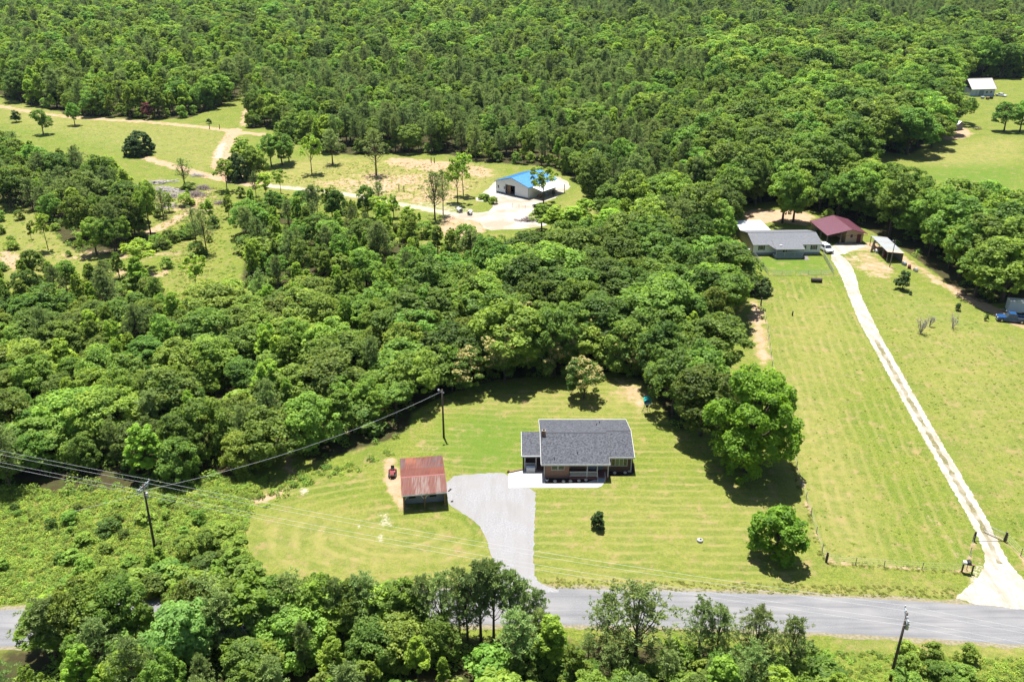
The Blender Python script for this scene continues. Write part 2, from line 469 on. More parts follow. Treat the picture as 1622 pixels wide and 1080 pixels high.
# straw and thin grass
paint('dry', [(388, 850), (470, 800), (600, 830), (770, 860), (770, 900), (560, 930), (430, 915)], .6, 4.0)
paint('dry', [(1225, 590), (1300, 600), (1420, 900), (1310, 885), (1262, 745)], .75, 3.0)
paint('dry', [(1215, 480), (1330, 470), (1370, 560), (1300, 640), (1230, 600)], .55, 6.0)
paint('dry', [(1380, 450), (1500, 480), (1622, 550), (1622, 800), (1540, 740), (1450, 600)], .5, 6.0)
paint('dry', [(860, 780), (1100, 760), (1280, 800), (1290, 900), (1000, 920), (860, 900)], .32, 5.0)
paint('dry', [(700, 640), (900, 615), (1010, 610), (1050, 660), (1000, 665), (850, 655)], .45, 3.0)
paint('dry', [(1240, 700), (1300, 720), (1330, 840), (1285, 830)], .8, 3.0)
paint('dry', [(850, 905), (1250, 925), (1520, 930), (1520, 950), (880, 932)], .75, 1.0)
paint('dry', [(1330, 1008), (1640, 1025), (1640, 1042), (1330, 1025)], .7, 1.2)
paint('dry', [(950, 605), (1020, 605), (1050, 655), (960, 655)], .75, 2.0)
paint('dry', [(1190, 480), (1200, 480), (1222, 590), (1195, 575)], .9, .8)
paint('dry', [(0, 790), (380, 780), (390, 900), (300, 905), (0, 940)], .35, 4.0)
paint('dry', [(1400, 440), (1480, 465), (1600, 530), (1622, 540), (1540, 500)], .6, 2.5)
paint('dry', [(1450, 560), (1622, 580), (1622, 640), (1520, 620)], .35, 6.0)
paint('dry', [(420, 290), (560, 260), (700, 262), (770, 285), (690, 330), (520, 310)], .55, 5.0)
paint('dry', [(0, 160), (240, 195), (390, 210), (350, 280), (250, 250), (0, 190)], .55, 6.0)
paint('dry', [(1420, 245), (1622, 210), (1622, 260), (1480, 265)], .7, 5.0)
paint('dry', [(250, 330), (360, 295), (350, 380), (325, 450), (285, 490), (265, 460), (290, 400), (250, 390)], .4, 4.0)
# bare soil
paint('dirt', [(600, 735), (632, 715), (640, 790), (650, 805), (700, 802), (690, 812), (640, 812), (617, 790)], .85, .8)
paint('dirt', [(640, 700), (700, 705), (700, 716), (636, 718)], .4, 1.0)
paint('dirt', [(960, 598), (1010, 595), (1040, 640), (1020, 655), (975, 640)], .55, 2.0)
paint('dirt', [(1330, 400), (1400, 395), (1440, 425), (1560, 495), (1640, 530), (1640, 515), (1500, 450), (1400, 385), (1340, 385)], .9, 1.8)
paint('dirt', [(1170, 330), (1290, 335), (1290, 360), (1230, 352), (1180, 360)], .9, 1.5)
paint('dirt', [(1183, 478), (1200, 470), (1212, 500), (1222, 590), (1200, 580)], .8, 1.2)
paint('dirt', [(610, 246), (780, 262), (790, 285), (700, 275), (600, 262)], .7, 2.5)
paint('dirt', [(580, 280), (640, 275), (700, 268), (640, 300), (560, 300)], .7, 3.0)
paint('dirt', [(1040, 245), (1085, 240), (1080, 262), (1045, 262)], .9, 1.5)
paint('dirt', [(690, 340), (760, 335), (780, 370), (700, 385)], .8, 2.0)
paint('dirt', [(440, 700), (460, 690), (480, 740), (470, 775), (380, 815), (390, 790), (450, 770)], .65, .8)
paint('dirt', [(215, 375), (270, 345), (310, 330), (290, 350), (240, 372)], .9, .8)
paint('dirt', [(0, 395), (30, 400), (45, 430), (0, 425)], .9, 1.5)
paint('dirt', [(170, 425), (230, 430), (280, 425), (270, 440), (180, 445)], .6, 1.5)
paint('dirt', [(60, 400), (150, 395), (240, 400), (300, 395), (300, 404), (150, 415), (60, 410)], .5, 2.0)
paint('dirt', [(1480, 208), (1530, 200), (1545, 215), (1500, 225)], .9, 1.5)
paint('dirt', [(470, 292), (560, 272), (640, 268), (770, 282), (745, 312), (690, 330), (560, 308)], .55, 4.0)
paint('dry', [(400, 285), (480, 250), (560, 248), (780, 262), (790, 285), (745, 320), (690, 338), (500, 312)], .9, 5.0)
paint('dry', [(880, 330), (950, 300), (950, 380), (900, 395)], .7, 4.0)
paint('dry', [(0, 330), (110, 345), (160, 410), (60, 460), (0, 465)], .55, 5.0)
paint('white', [(640, 318), (720, 318), (760, 335), (760, 352), (690, 345)], .5, 2.0)
paint('dirt', [(240, 300), (340, 290), (350, 340), (300, 345), (240, 340)], .55, 5.0)
stroke('dirt', [(-60, 160), (0, 168), (60, 180), (130, 188), (250, 194), (330, 203), (372, 208), (420, 214)], 4.6, .9, 1.2)
stroke('dirt', [(372, 206), (362, 225), (348, 248), (352, 272), (400, 292)], 6.0, .95, 1.2)
stroke('dirt', [(230, 250), (290, 268), (350, 285), (420, 293)], 4.5, .9, 1.2)
stroke('dirt', [(386, 148), (392, 165), (384, 200)], 2.6, .8)
stroke('dirt', [(1206, 480), (1215, 520), (1222, 575), (1262, 740), (1300, 870), (1310, 890)], .55, .75, .35)
stroke('dirt', [(1310, 890), (1380, 897), (1450, 901), (1530, 905)], .7, .8, .4)
stroke('dirt', [(1593, 858), (1622, 888), (1640, 905)], .7, .8, .4)
stroke('dirt', [(1541, 860), (1532, 900)], .5, .6, .3)
stroke('dirt', [(1470, 815), (1500, 845), (1515, 880)], .8, .5, .5)
# pale gravel lying on grass
stroke('white', [(352, 228), (345, 250)], 3.0, .8)
stroke('white', [(420, 294), (470, 299), (520, 304), (560, 309), (620, 321), (680, 332), (720, 340), (770, 345)], 4.2, .85, 1.8)
paint('white', [(500, 302), (560, 290), (610, 285), (640, 300), (600, 310)], .45, 3.0)
paint('white', [(595, 808), (615, 806), (622, 825), (632, 835), (612, 838), (596, 828)], .66, .9)
paint('white', [(565, 830), (572, 829), (573, 838), (566, 838)], .9, .8)
paint('white', [(597, 846), (610, 845), (611, 856), (598, 857)], .9, .9)
stroke('white', [(590, 864), (583, 880), (576, 890)], .6, .6, .6)
stroke('white', [(611, 866), (606, 878), (600, 888)], .6, .6, .6)
paint('white', [(472, 774), (488, 771), (492, 780), (476, 784)], .95, 1.0)
paint('white', [(1340, 425), (1375, 420), (1420, 440), (1390, 445), (1355, 435)], .42, 3.0)
paint('dirt', [(1335, 400), (1380, 395), (1430, 435), (1400, 448), (1350, 430)], .6, 2.5)
paint('white', [(1325, 392), (1350, 395), (1400, 428), (1360, 425)], .5, 2.0)
paint('white', [(1536, 890), (1560, 885), (1562, 930), (1526, 935)], .6, .8)
paint('white', [(618, 735), (628, 735), (632, 790), (622, 785)], .45, .8)

stripe = np.zeros(GXf.shape)
# mowing direction coordinate (metres across the swaths)
fa, fb = np.array(G(1206, 480)), np.array(G(1300, 880))
fd = (fb - fa) / np.linalg.norm(fb - fa)
right = (GXf - fa[0]) * (-fd[1]) + (GYf - fa[1]) * fd[0]
lc = G(640, 845)
stripe = np.where((GXf > 22 + (GYf - 70) * .12) & (right > 0.0), right * 1.0, np.where(GXf < -2, np.hypot((GXf - lc[0]) * .55, GYf - lc[1]), GYf + .02 * GXf))
chan['mown'][(GXf > 20) & (right < 0) & (right > -1.0)] *= .3

def ground_mat():
    m, nt, N, L, p = new_mat('ground_cover')
    p.inputs['Roughness'].default_value = .95
    p.inputs['Specular IOR Level'].default_value = .1
    geo = N.new('ShaderNodeNewGeometry')
    def noise(scale, det=5, rough=.6):
        n = N.new('ShaderNodeTexNoise'); n.inputs['Scale'].default_value = scale; n.inputs['Detail'].default_value = det; n.inputs['Roughness'].default_value = rough
        L.new(geo.outputs['Position'], n.inputs['Vector']); return n.outputs[0]
    def math_(op, a, b=None, c=None):
        n = N.new('ShaderNodeMath'); n.operation = op
        for i, x in enumerate((a, b, c)):
            if x is None: continue
            if isinstance(x, (int, float)): n.inputs[i].default_value = x
            else: L.new(x, n.inputs[i])
        return n.outputs[0]
    def rng(src, lo, hi, a=0.0, b=1.0):
        n = N.new('ShaderNodeMapRange'); n.inputs[1].default_value = lo; n.inputs[2].default_value = hi; n.inputs[3].default_value = a; n.inputs[4].default_value = b
        L.new(src, n.inputs[0]); return n.outputs[0]
    def mix(f, a, b):
        n = N.new('ShaderNodeMix'); n.data_type = 'RGBA'
        if isinstance(f, (int, float)): n.inputs[0].default_value = f
        else: L.new(f, n.inputs[0])
        for i, x in ((6, a), (7, b)):
            if isinstance(x, tuple): n.inputs[i].default_value = rgb(x)
            else: L.new(x, n.inputs[i])
        return n.outputs[2]
    A = N.new('ShaderNodeAttribute'); A.attribute_name = 'cover_a'
    B = N.new('ShaderNodeAttribute'); B.attribute_name = 'cover_b'
    S = N.new('ShaderNodeAttribute'); S.attribute_name = 'swath'
    sa = N.new('ShaderNodeSeparateColor'); L.new(A.outputs['Color'], sa.inputs[0])
    sb = N.new('ShaderNodeSeparateColor'); L.new(B.outputs['Color'], sb.inputs[0])
    dirt, mown, floor = sa.outputs; white, dry, lush = sb.outputs
    fine = noise(3.0, 6, .75); mid = noise(.55, 6, .65); big = noise(.09, 4, .6); tiny = noise(11.0, 3, .7)
    patch = noise(.17, 6, .7)
    lump = noise(1.3, 5, .7)
    g = mix(rng(mid, .3, .7), (.098, .160, .014), (.180, .235, .028))
    g = mix(rng(big, .35, .65, 0, .55), g, (.215, .235, .042))
    g = mix(rng(patch, .46, .58, 0, .85), g, (.078, .150, .012))
    g = mix(rng(noise(.23, 7, .75), .52, .64, 0, .65), g, (.275, .235, .075))
    g = mix(rng(lump, .47, .62, 0, .6), g, (.075, .128, .012))
    g = mix(rng(lump, .46, .34, 0, .5), g, (.270, .260, .075))
    g = mix(rng(fine, .45, .60, 0, .8), g, (.062, .105, .010))
    g = mix(rng(tiny, .5, .62, 0, .75), g, (.30, .30, .085))
    # mowing swaths
    sw = math_('SINE', math_('MULTIPLY', math_('ADD', S.outputs['Fac'], math_('MULTIPLY', patch, 2.2)), 2 * math.pi / 1.7))
    sw = math_('MULTIPLY', math_('MULTIPLY', rng(sw, .1, .9), mown), rng(math_('ADD', math_('MULTIPLY', patch, .6), math_('MULTIPLY', lump, .4)), .42, .58, .0, 1.0))
    g = mix(math_('MULTIPLY', sw, .55), g, (.32, .29, .10))
    g = mix(math_('MULTIPLY', lush, rng(mid, .3, .6, .4, .9)), g, (.085, .175, .018))
    df = math_('MULTIPLY', dry, rng(math_('ADD', math_('MULTIPLY', mid, .6), math_('MULTIPLY', fine, .4)), .38, .6))
    g = mix(math_('MULTIPLY', df, .8), g, (.33, .28, .115))
    # thin spots everywhere in the grass
    g = mix(math_('MULTIPLY', rng(noise(.34, 8, .78), .53, .64), .72), g, (.32, .235, .115))
    g = mix(math_('MULTIPLY', rng(noise(.8, 6, .75), .58, .70), .7), g, (.060, .100, .014))
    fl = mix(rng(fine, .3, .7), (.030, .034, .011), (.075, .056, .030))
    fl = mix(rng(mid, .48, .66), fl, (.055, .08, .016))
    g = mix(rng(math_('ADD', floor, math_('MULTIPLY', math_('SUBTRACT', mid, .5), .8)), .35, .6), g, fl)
    soil = mix(rng(mid, .3, .7), (.38, .245, .15), (.48, .36, .25))
    soil = mix(rng(fine, .4, .7, 0, .5), soil, (.26, .16, .095))
    dm = rng(math_('ADD', dirt, math_('ADD', math_('MULTIPLY', math_('SUBTRACT', patch, .5), 1.6), math_('ADD', math_('MULTIPLY', math_('SUBTRACT', mid, .5), 1.0), math_('MULTIPLY', math_('SUBTRACT', fine, .5), 1.0)))), .38, .70)
    dm = math_('MULTIPLY', dm, rng(dirt, .02, .3))
    g = mix(dm, g, soil)
    wm = rng(math_('ADD', white, math_('ADD', math_('MULTIPLY', math_('SUBTRACT', mid, .5), .9), math_('MULTIPLY', math_('SUBTRACT', fine, .5), 1.3))), .46, .68)
    wm = math_('MULTIPLY', wm, rng(white, .02, .25))
    g = mix(wm, g, mix(fine, (.30, .27, .20), (.56, .50, .41)))
    dk = N.new('ShaderNodeMix'); dk.data_type = 'RGBA'; dk.blend_type = 'MULTIPLY'; dk.inputs[0].default_value = 1.0
    L.new(g, dk.inputs[6]); dk.inputs[7].default_value = (.735, .715, .70, 1)
    g = dk.outputs[2]
    L.new(g, p.inputs['Base Color'])
    bp = N.new('ShaderNodeBump'); bp.inputs['Strength'].default_value = .9; bp.inputs['Distance'].default_value = .12
    L.new(math_('ADD', math_('MULTIPLY', fine, .7), math_('MULTIPLY', tiny, .5)), bp.inputs['Height']); L.new(bp.outputs[0], p.inputs['Normal'])
    return m

def make_ground():
    nx, ny = len(xs), len(ys)
    co = np.stack([GXf, GYf, np.zeros_like(GXf)], 1)
    i = np.arange(ny - 1)[:, None] * nx + np.arange(nx - 1)[None, :]
    q = np.stack([i, i + 1, i + nx + 1, i + nx], -1).reshape(-1, 4)
    me = mesh_np('ground', co, q)
    me.materials.append(ground_mat())
    for nm, ks in (('cover_a', ('dirt', 'mown', 'floor')), ('cover_b', ('white', 'dry', 'lush'))):
        a = me.attributes.new(nm, 'FLOAT_COLOR', 'POINT')
        d = np.ones((len(co), 4), np.float32)
        for k, c in enumerate(ks): d[:, k] = chan[c]
        a.data.foreach_set('color', d.ravel())
    a = me.attributes.new('swath', 'FLOAT', 'POINT'); a.data.foreach_set('value', stripe.astype(np.float32))
    o = link('ground', me); tag(o, kind='structure')
    return o

def mesh_np(name, co, quads, tone=None):
    me = bpy.data.meshes.new(name)
    n, k = len(co), quads.shape[1]
    me.vertices.add(n); me.vertices.foreach_set('co', np.asarray(co, np.float32).ravel())
    me.loops.add(quads.size); me.loops.foreach_set('vertex_index', quads.astype(np.int32).ravel())
    me.polygons.add(len(quads)); me.polygons.foreach_set('loop_start', np.arange(0, quads.size, k, dtype=np.int32))
    if tone is not None:
        a = me.attributes.new('tone', 'FLOAT', 'POINT'); a.data.foreach_set('value', np.asarray(tone, np.float32))
    me.update(calc_edges=True)
    return me
make_ground()

# ------------------------------------------------------------------ roads, drives, pads: thin sheets over the ground
def sheet(name, poly, z, mat, wob=0.0, step=1.2, seed=1):
    """flat sheet from a ground outline; the rim is densified and roughened"""
    r = random.Random(seed)
    pts = []
    n = len(poly)
    for i in range(n):
        a, b = Vector(poly[i]).to_2d() if False else Vector((poly[i][0], poly[i][1])), Vector((poly[(i + 1) % n][0], poly[(i + 1) % n][1]))
        k = max(1, int((b - a).length / step))
        for j in range(k):
            p = a.lerp(b, j / k)
            pts.append((p.x + r.uniform(-wob, wob), p.y + r.uniform(-wob, wob), z))
    import bmesh
    bm = bmesh.new()
    vs = [bm.verts.new(p) for p in pts]
    f = bm.faces.new(vs)
    f.normal_update()
    if f.normal.z < 0: f.normal_flip()
    bmesh.ops.triangulate(bm, faces=[f])
    me = bpy.data.meshes.new(name); bm.to_mesh(me); bm.free()
    me.materials.append(mat)
    return tag(link(name, me), kind='structure')

def band(center, w0, w1=None):
    """outline of a strip of width w along a polyline"""
    w1 = w0 if w1 is None else w1
    L_, R_ = [], []
    for i, p in enumerate(center):
        a = center[max(0, i - 1)]; b = center[min(len(center) - 1, i + 1)]
        dx, dy = b[0] - a[0], b[1] - a[1]; l = math.hypot(dx, dy)
        w = w0 + (w1 - w0) * i / (len(center) - 1)
        L_.append((p[0] - dy / l * w / 2, p[1] + dx / l * w / 2)); R_.append((p[0] + dy / l * w / 2, p[1] - dx / l * w / 2))
    return L_ + R_[::-1]

road_c = smooth_poly([(-140, 67.5)] + GP([(0, 994), (300, 975), (650, 961), (850, 958.5), (1060, 963), (1275, 970.5), (1622, 990)]) + [(150, 66)], 2, closed=False)
sheet('road_shoulder', band(road_c, 7.2), .004, speckle('shoulder_gravel', (.16, .14, .075), (.30, .265, .18), 3.0), .28, .8, 2)
sheet('road', band(road_c, 6.0), .008, M['asphalt'], .06, .9, 3)
drive_px = [(707, 754), (760, 750), (806, 747.5), (806.5, 772), (848.5, 773), (848, 800), (846, 850), (845, 900), (848, 916), (860, 927), (884, 934), (884, 938), (780, 939), (779, 932), (784, 920), (783, 900), (778, 880), (772, 856), (762, 836), (745, 820), (724, 807), (708, 797)]
sheet('driveway', smooth_poly(GP(drive_px), 1), .014, M['drive'], .11, .4, 4)
conc = GP([(805.5, 772.4), (805.5, 747.5), (829, 743), (838, 749.8), (862, 749.8)]) + [(4.55, 104.3), (12.0, 104.0), (12.0, 105.0)]
sheet('concrete_apron', GP([(805.5, 772.6), (805.5, 747.6), (829, 743.3), (863, 744.5), (864, 772.6)]), .020, M['concrete'], .0, 5, 5)
sheet('front_walk', GP([(863.6, 772.6), (863.6, 765.8), (900, 765.6), (930, 763.6), (941, 760), (957, 759.4), (957, 765), (953, 770), (946, 772.4)]), .024, M['concrete'], .0, 5, 6)
sheet('garden_bed', GP([(863.8, 765.5), (863.8, 752), (941, 752), (941, 760), (930, 763.4), (900, 765.4)]), .012, M['mulch'], .03, .8, 7)
sheet('garden_bed', GP([(963, 753), (963, 738), (1005, 733), (1006, 748), (1000, 752.5), (980, 754)]), .012, M['mulch'], .03, .8, 8)
gl = [(1312, 404), (1330, 431), (1345, 472), (1360, 508), (1378, 541), (1401, 582), (1421, 620), (1466, 700), (1511, 780), (1531, 813), (1550, 852), (1562, 885), (1552, 912), (1528, 932), (1508, 953)]
gr = [(1333, 402), (1354, 428), (1362, 466), (1379, 499), (1396, 535), (1420, 576), (1444, 618), (1491, 700), (1539, 780), (1562, 819), (1581, 858), (1603, 899), (1628, 922), (1670, 952), (1690, 972)]
sheet('gravel_drive', smooth_poly(GP(gl + gr[::-1]), 1), .012, M['gravel'], .12, .35, 9)
cl = [((a[0] * .5 + b[0] * .5), (a[1] * .5 + b[1] * .5)) for a, b in zip(gl[4:12], gr[4:12])]
sheet('track_middle', band(GP(cl), .75, .6), .018, speckle('thin_grass_strip', (.10, .11, .03), (.26, .22, .13), 2.2, big=(.36, .32, .26), bigscale=.4), .16, .6, 10)
sheet('yard_apron', smooth_poly(GP([(748, 318), (770, 302), (784, 288), (800, 282), (880, 277), (909, 293), (884, 312), (862, 320), (850, 322), (842, 330), (866, 345), (872, 356), (838, 362), (795, 364), (772, 366), (755, 350), (720, 346), (725, 336), (770, 338), (785, 325), (768, 319)]), 1), .010, M['pad'], .25, 1.2, 11)
sheet('carport_gravel', smooth_poly(GP([(1312, 404), (1320, 386), (1345, 384), (1380, 388), (1352, 396), (1334, 404)]), 1), .008, M['gravel'], .3, 1.0, 12)

# ------------------------------------------------------------------ brick house
def window(parent, x, y, z, w, h, mat=None, cols=1, name='window', frame=.07, face=-1):
    """wall window facing -y (face=-1): frame, panes with real recess"""
    mb = MB()
    d0, d1 = (y - .05, y - .002) if face < 0 else (y + .002, y + .05)
    mb.box(x, x + w, d0, d1, z, z + frame); mb.box(x, x + w, d0, d1, z + h - frame, z + h)
    mb.box(x, x + frame, d0, d1, z + frame, z + h - frame); mb.box(x + w - frame, x + w, d0, d1, z + frame, z + h - frame)
    for c in range(1, cols):
        xc = x + w * c / cols
        mb.box(xc - frame / 2, xc + frame / 2, d0, d1, z + frame, z + h - frame)
    o = mb.build(name, M['white'], parent)
    for c in range(cols):
        xa = x + w * c / cols + (frame if c == 0 else frame / 2); xb = x + w * (c + 1) / cols - (frame if c == cols - 1 else frame / 2)
        mt = mat[c] if isinstance(mat, list) else (mat or M['glass'])
        MB().box(xa, xb, y - .022 if face < 0 else y + .002, y - .002 if face < 0 else y + .022, z + frame, z + h - frame).build('pane', mt, o)
    return o

HX, HY = 10.8, 111.2
def house():
    r = thing('brick_house', 'single-storey red brick house with dark grey shingle roof and white trim', 'house', (HX, HY, 0))
    X = lambda x: x - HX
    Y = lambda y: y - HY
    MB().box(X(4.55), X(16.95), Y(107.3), Y(117.0), 0, 2.62).build('wall', M['brick'], r)
    MB().box(X(4.55), X(8.1), Y(105.62), Y(107.3), 0, 2.55).build('wall', M['brick'], r)
    # front of the right wing is darker brown brick
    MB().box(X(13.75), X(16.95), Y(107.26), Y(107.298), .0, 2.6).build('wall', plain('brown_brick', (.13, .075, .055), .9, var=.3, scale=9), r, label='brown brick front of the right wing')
    for gx_ in (4.55, 16.8):
        prof = [(Y(116.95), 2.62), (Y(107.4), 2.62), (Y(111.3), 3.75), (Y(112.2), 3.75)]
        MB().prism(prof, X(gx_), X(gx_ + .15), 'x').build('gable', M['offwhite'], r)
    t = .16
    def slab(prof):
        return prof + [(y, z - t) for y, z in reversed(prof)]
    k = .246
    mb = MB().prism(slab([(Y(117.45), 2.7), (Y(111.1), 2.7 + 6.35 * k), (Y(105.05), 2.66)]), X(4.1), X(13.75), 'x')
    rf = mb.build('roof', M['shingle'], r)
    MB().prism(slab([(Y(117.45), 2.7), (Y(112.0), 2.7 + 5.45 * k), (Y(106.85), 2.68)]), X(13.752), X(17.4), 'x').build('roof', M['shingle'], r)
    zr = 2.7 + 6.35 * k
    capm = plain('ridge_shingle', (.07, .072, .085), .9)
    MB().prism([(Y(111.28), zr - .02), (Y(111.1), zr + .05), (Y(110.9), zr - .02)], X(4.1), X(13.75), 'x').build('ridge_cap', capm, rf)
    zr2 = 2.7 + 5.45 * k
    MB().prism([(Y(112.18), zr2 - .02), (Y(112.0), zr2 + .05), (Y(111.8), zr2 - .02)], X(13.76), X(17.4), 'x').build('ridge_cap', capm, rf)
    # white fascia and gutters
    for a in ((4.05, 13.8, 105.0, 105.047, 2.44, 2.67), (13.8, 17.45, 106.8, 106.847, 2.46, 2.69), (4.05, 17.45, 117.453, 117.56, 2.48, 2.75)):
        MB().box(X(a[0]), X(a[1]), Y(a[2]), Y(a[3]), a[4], a[5]).build('fascia', M['white'], rf)
    def rake(xc, y0, z0, y1, z1):
        MB().prism([(Y(y0), z0 + .02), (Y(y1), z1 + .02), (Y(y1), z1 - .2), (Y(y0), z0 - .2)], X(xc), X(xc + .05), 'x').build('fascia', M['white'], rf)
    rake(4.045, 117.45, 2.7, 111.1, zr); rake(4.045, 111.1, zr, 105.05, 2.66)
    rake(17.403, 117.45, 2.7, 112.0, zr2); rake(17.403, 112.0, zr2, 106.85, 2.68)
    rake(13.753, 106.8, 2.78, 105.05, 2.5)
    # chimney and roof vents
    c = MB().box(X(4.35), X(4.85), Y(110.3), Y(110.85), 3.6, 4.95).build('chimney', M['brick'], rf)
    MB().box(X(4.44), X(4.76), Y(110.39), Y(110.76), 4.952, 5.0).build('chimney_flue', M['dark'], rf)
    MB().tube([(X(4.3), Y(110.1), 3.7), (X(4.3), Y(110.1), 5.0)], .05).build('vent_pipe', M['black'], rf)
    for vx, vy, vz in ((12.6, 114.5, 3.45), (9.3, 107.0, 3.2), (6.0, 105.9, 2.9), (13.2, 115.6, 3.2)):
        MB().tube([(X(vx), Y(vy), vz - .15), (X(vx), Y(vy), vz + .32)], .055).build('vent_pipe', M['black'], rf)
    # windows
    window(r, X(5.55), Y(105.62), 1.35, .9, .95); window(r, X(6.5), Y(105.62), 1.35, .9, .95)
    window(r, X(14.15), Y(107.258), 1.0, 2.35, 1.35, [M['glass'], M['glass_green'], M['glass_green'], M['glass']], 4)
    window(r, X(8.7), Y(107.3), 1.0, 1.7, 1.3, [M['glass'], M['glass_green'], M['glass']], 3); window(r, X(10.8), Y(107.3), 1.0, 1.0, 1.3)
    # porch
    pf = MB().box(X(8.102), X(13.7), Y(105.25), Y(107.298), .0, .42).build('porch_floor', M['porchred'], r)
    d = MB().box(X(12.1), X(13.0), Y(107.2), Y(107.298), .43, 2.45).build('door', M['bluedoor'], r)
    MB().box(X(12.2), X(12.24), Y(107.16), Y(107.198), 1.35, 1.45).build('handle', M['chrome'], d)
    MB().box(X(10.9), X(12.05), Y(107.262), Y(107.298), .43, 2.4).build('siding', M['bluegrey'], r)
    for px_ in (10.6, 12.02, 13.55):
        MB().box(X(px_ - .06), X(px_ + .06), Y(105.3), Y(105.42), .42, 2.46).build('porch_post', M['white'], r)
    MB().box(X(4.5), X(4.62), Y(105.49), Y(105.61), .02, 2.46).build('corner_post', M['white'], r)
    MB().box(X(16.98), X(17.1), Y(107.1), Y(107.22), .02, 2.5).build('corner_post', M['white'], r)
    rl = MB().box(X(8.12), X(11.96), Y(105.32), Y(105.4), 1.22, 1.3).box(X(8.12), X(11.96), Y(105.32), Y(105.4), .55, .62).build('porch_rail', M['white'], r)
    b = MB()
    for i in range(28):
        bx = 8.2 + i * .133
        if abs(bx - 10.6) > .08: b.box(X(bx), X(bx + .05), Y(105.34), Y(105.38), .622, 1.218)
    b.build('baluster', M['white'], rl, kind='stuff')
    for i in range(2):
        MB().box(X(12.1), X(13.1), Y(105.25 - .32 * (i + 1)), Y(105.248 - .32 * i), .0, .28 - .14 * i).build('step', plain('blue_grey_step', (.30, .36, .42), .8) if i == 0 else bpy.data.materials['blue_grey_step'], r)
    for sx_ in (12.06, 13.1):
        MB().tube([(X(sx_), Y(105.3), 1.25), (X(sx_), Y(104.6), .85), (X(sx_), Y(104.6), .0)], .03).build('handrail', M['white'], r)
    # side porch on the left gable
    MB().box(X(1.75), X(4.548), Y(108.0), Y(112.4), 0, .3).build('porch_floor', M['porchred'], r)
    mb = MB().prism(slab([(Y(113.0), 3.25), (Y(107.55), 2.5)]), X(1.4), X(4.3), 'x')
    pr = mb.build('porch_roof', M['shingle'], r)
    MB().box(X(1.36), X(4.05), Y(107.45), Y(107.547), 2.3, 2.53).build('fascia', M['white'], pr)
    MB().prism([(Y(113.0), 3.27), (Y(107.5), 2.52), (Y(107.5), 2.3), (Y(113.0), 3.05)], X(1.34), X(1.398), 'x').build('fascia', M['white'], pr)
    for px_, py_ in ((1.85, 107.75), (3.45, 107.75), (1.85, 112.2)):
        MB().box(X(px_ - .06), X(px_ + .06), Y(py_ - .06), Y(py_ + .06), .0, 2.42 + (py_ - 107.75) * .13).build('porch_post', M['white'], r)
    rl = MB().box(X(1.93), X(3.38), Y(107.71), Y(107.78), 1.1, 1.17).box(X(1.93), X(3.38), Y(107.71), Y(107.78), .35, .42).build('porch_rail', M['white'], r)
    b = MB()
    for i in range(11): b.box(X(1.98 + i * .13), X(2.03 + i * .13), Y(107.73), Y(107.76), .422, 1.098)
    b.build('baluster', M['white'], rl, kind='stuff')
    MB().box(X(1.78), X(1.84), Y(107.85), Y(112.1), .3, 2.2).build('screen', M['bluegrey'], r)
    MB().box(X(3.7), X(4.54), Y(107.45), Y(107.99), .0, .2).build('step', M['porchred'], r)
    return r
house()

def chest():
    x, y = G(840.6, 746.5)
    r = thing('storage_chest', 'white lidded storage chest standing before the side porch of the brick house', 'chest', (x, y, .02))
    MB().box(-.62, .62, -.32, .32, .03, .68).build('body', M['white'], r)
    MB().prism([(-.35, .682), (.35, .682), (.33, .76), (-.33, .76)], -.65, .65, 'x').build('lid', M['offwhite'], r)
    for sx_ in (-.5, .42):
        MB().box(sx_, sx_ + .08, -.28, .28, 0, .03).build('foot', M['black'], r)
chest()

def planter():
    x, y = G(866.3, 762)
    r = thing('planter', 'white round pot at the left corner of the front flower bed', 'planter', (x, y, .01))
    MB().tube([(0, 0, 0), (0, 0, .42)], [.16, .26], 10).build('pot', M['white'], r)
    MB().tube([(0, 0, .421), (0, 0, .44)], [.22, .22], 10).build('soil', M['mulch'], r)
planter()
edging = [(879, 762.8, 'first'), (892.5, 763, 'second'), (903.5, 762.5, 'third'), (917, 762, 'fourth'), (928, 760.6, 'fifth'), (973.5, 749.5, None), (990, 749.2, None), (996.5, 746.5, None)]
for i, (u, v, nm) in enumerate(edging):
    x, y = G(u, v)
    mb = MB()
    a = rnd.uniform(0, 3)
    for z0, z1, s0, s1 in ((0, .12, .22, .27), (.12, .22, .27, .16)):
        mb.tube([(0, 0, z0), (0, 0, z1)], [s0, s1], 7)
    o = mb.build('edging_stone', M['stone'], None, (x, y, .012), a)
    lb = f'{nm} pale stone from the white pot along the front flower bed edge' if nm else ('left pale stone edging the bed below the triple window', 'middle pale stone edging the bed below the triple window', 'right pale stone edging the bed below the triple window')[i - 5]
    tag(o, lb, 'stone', 'pale stones edging the flower beds')

def brick_edging():
    a, b = G(807, 748.5), G(830, 743.5)
    r = thing('garden_edging', 'low dark timber edging between lawn and concrete by the side porch', 'edging', (a[0], a[1], 0))
    L_ = math.hypot(b[0] - a[0], b[1] - a[1]); an = math.atan2(b[1] - a[1], b[0] - a[0])
    for i in range(3):
        MB().box(0, L_ / 3 - .03, -.09, .09, 0, .2).build('timber', M['woodbrown'], r, (math.cos(an) * L_ * i / 3, math.sin(an) * L_ * i / 3, 0), an + rnd.uniform(-.03, .03))
    MB().tube([(-.15, .05, 0), (-.15, .05, .32)], [.22, .14], 8).build('stump', M['door_red'], r)
brick_edging()

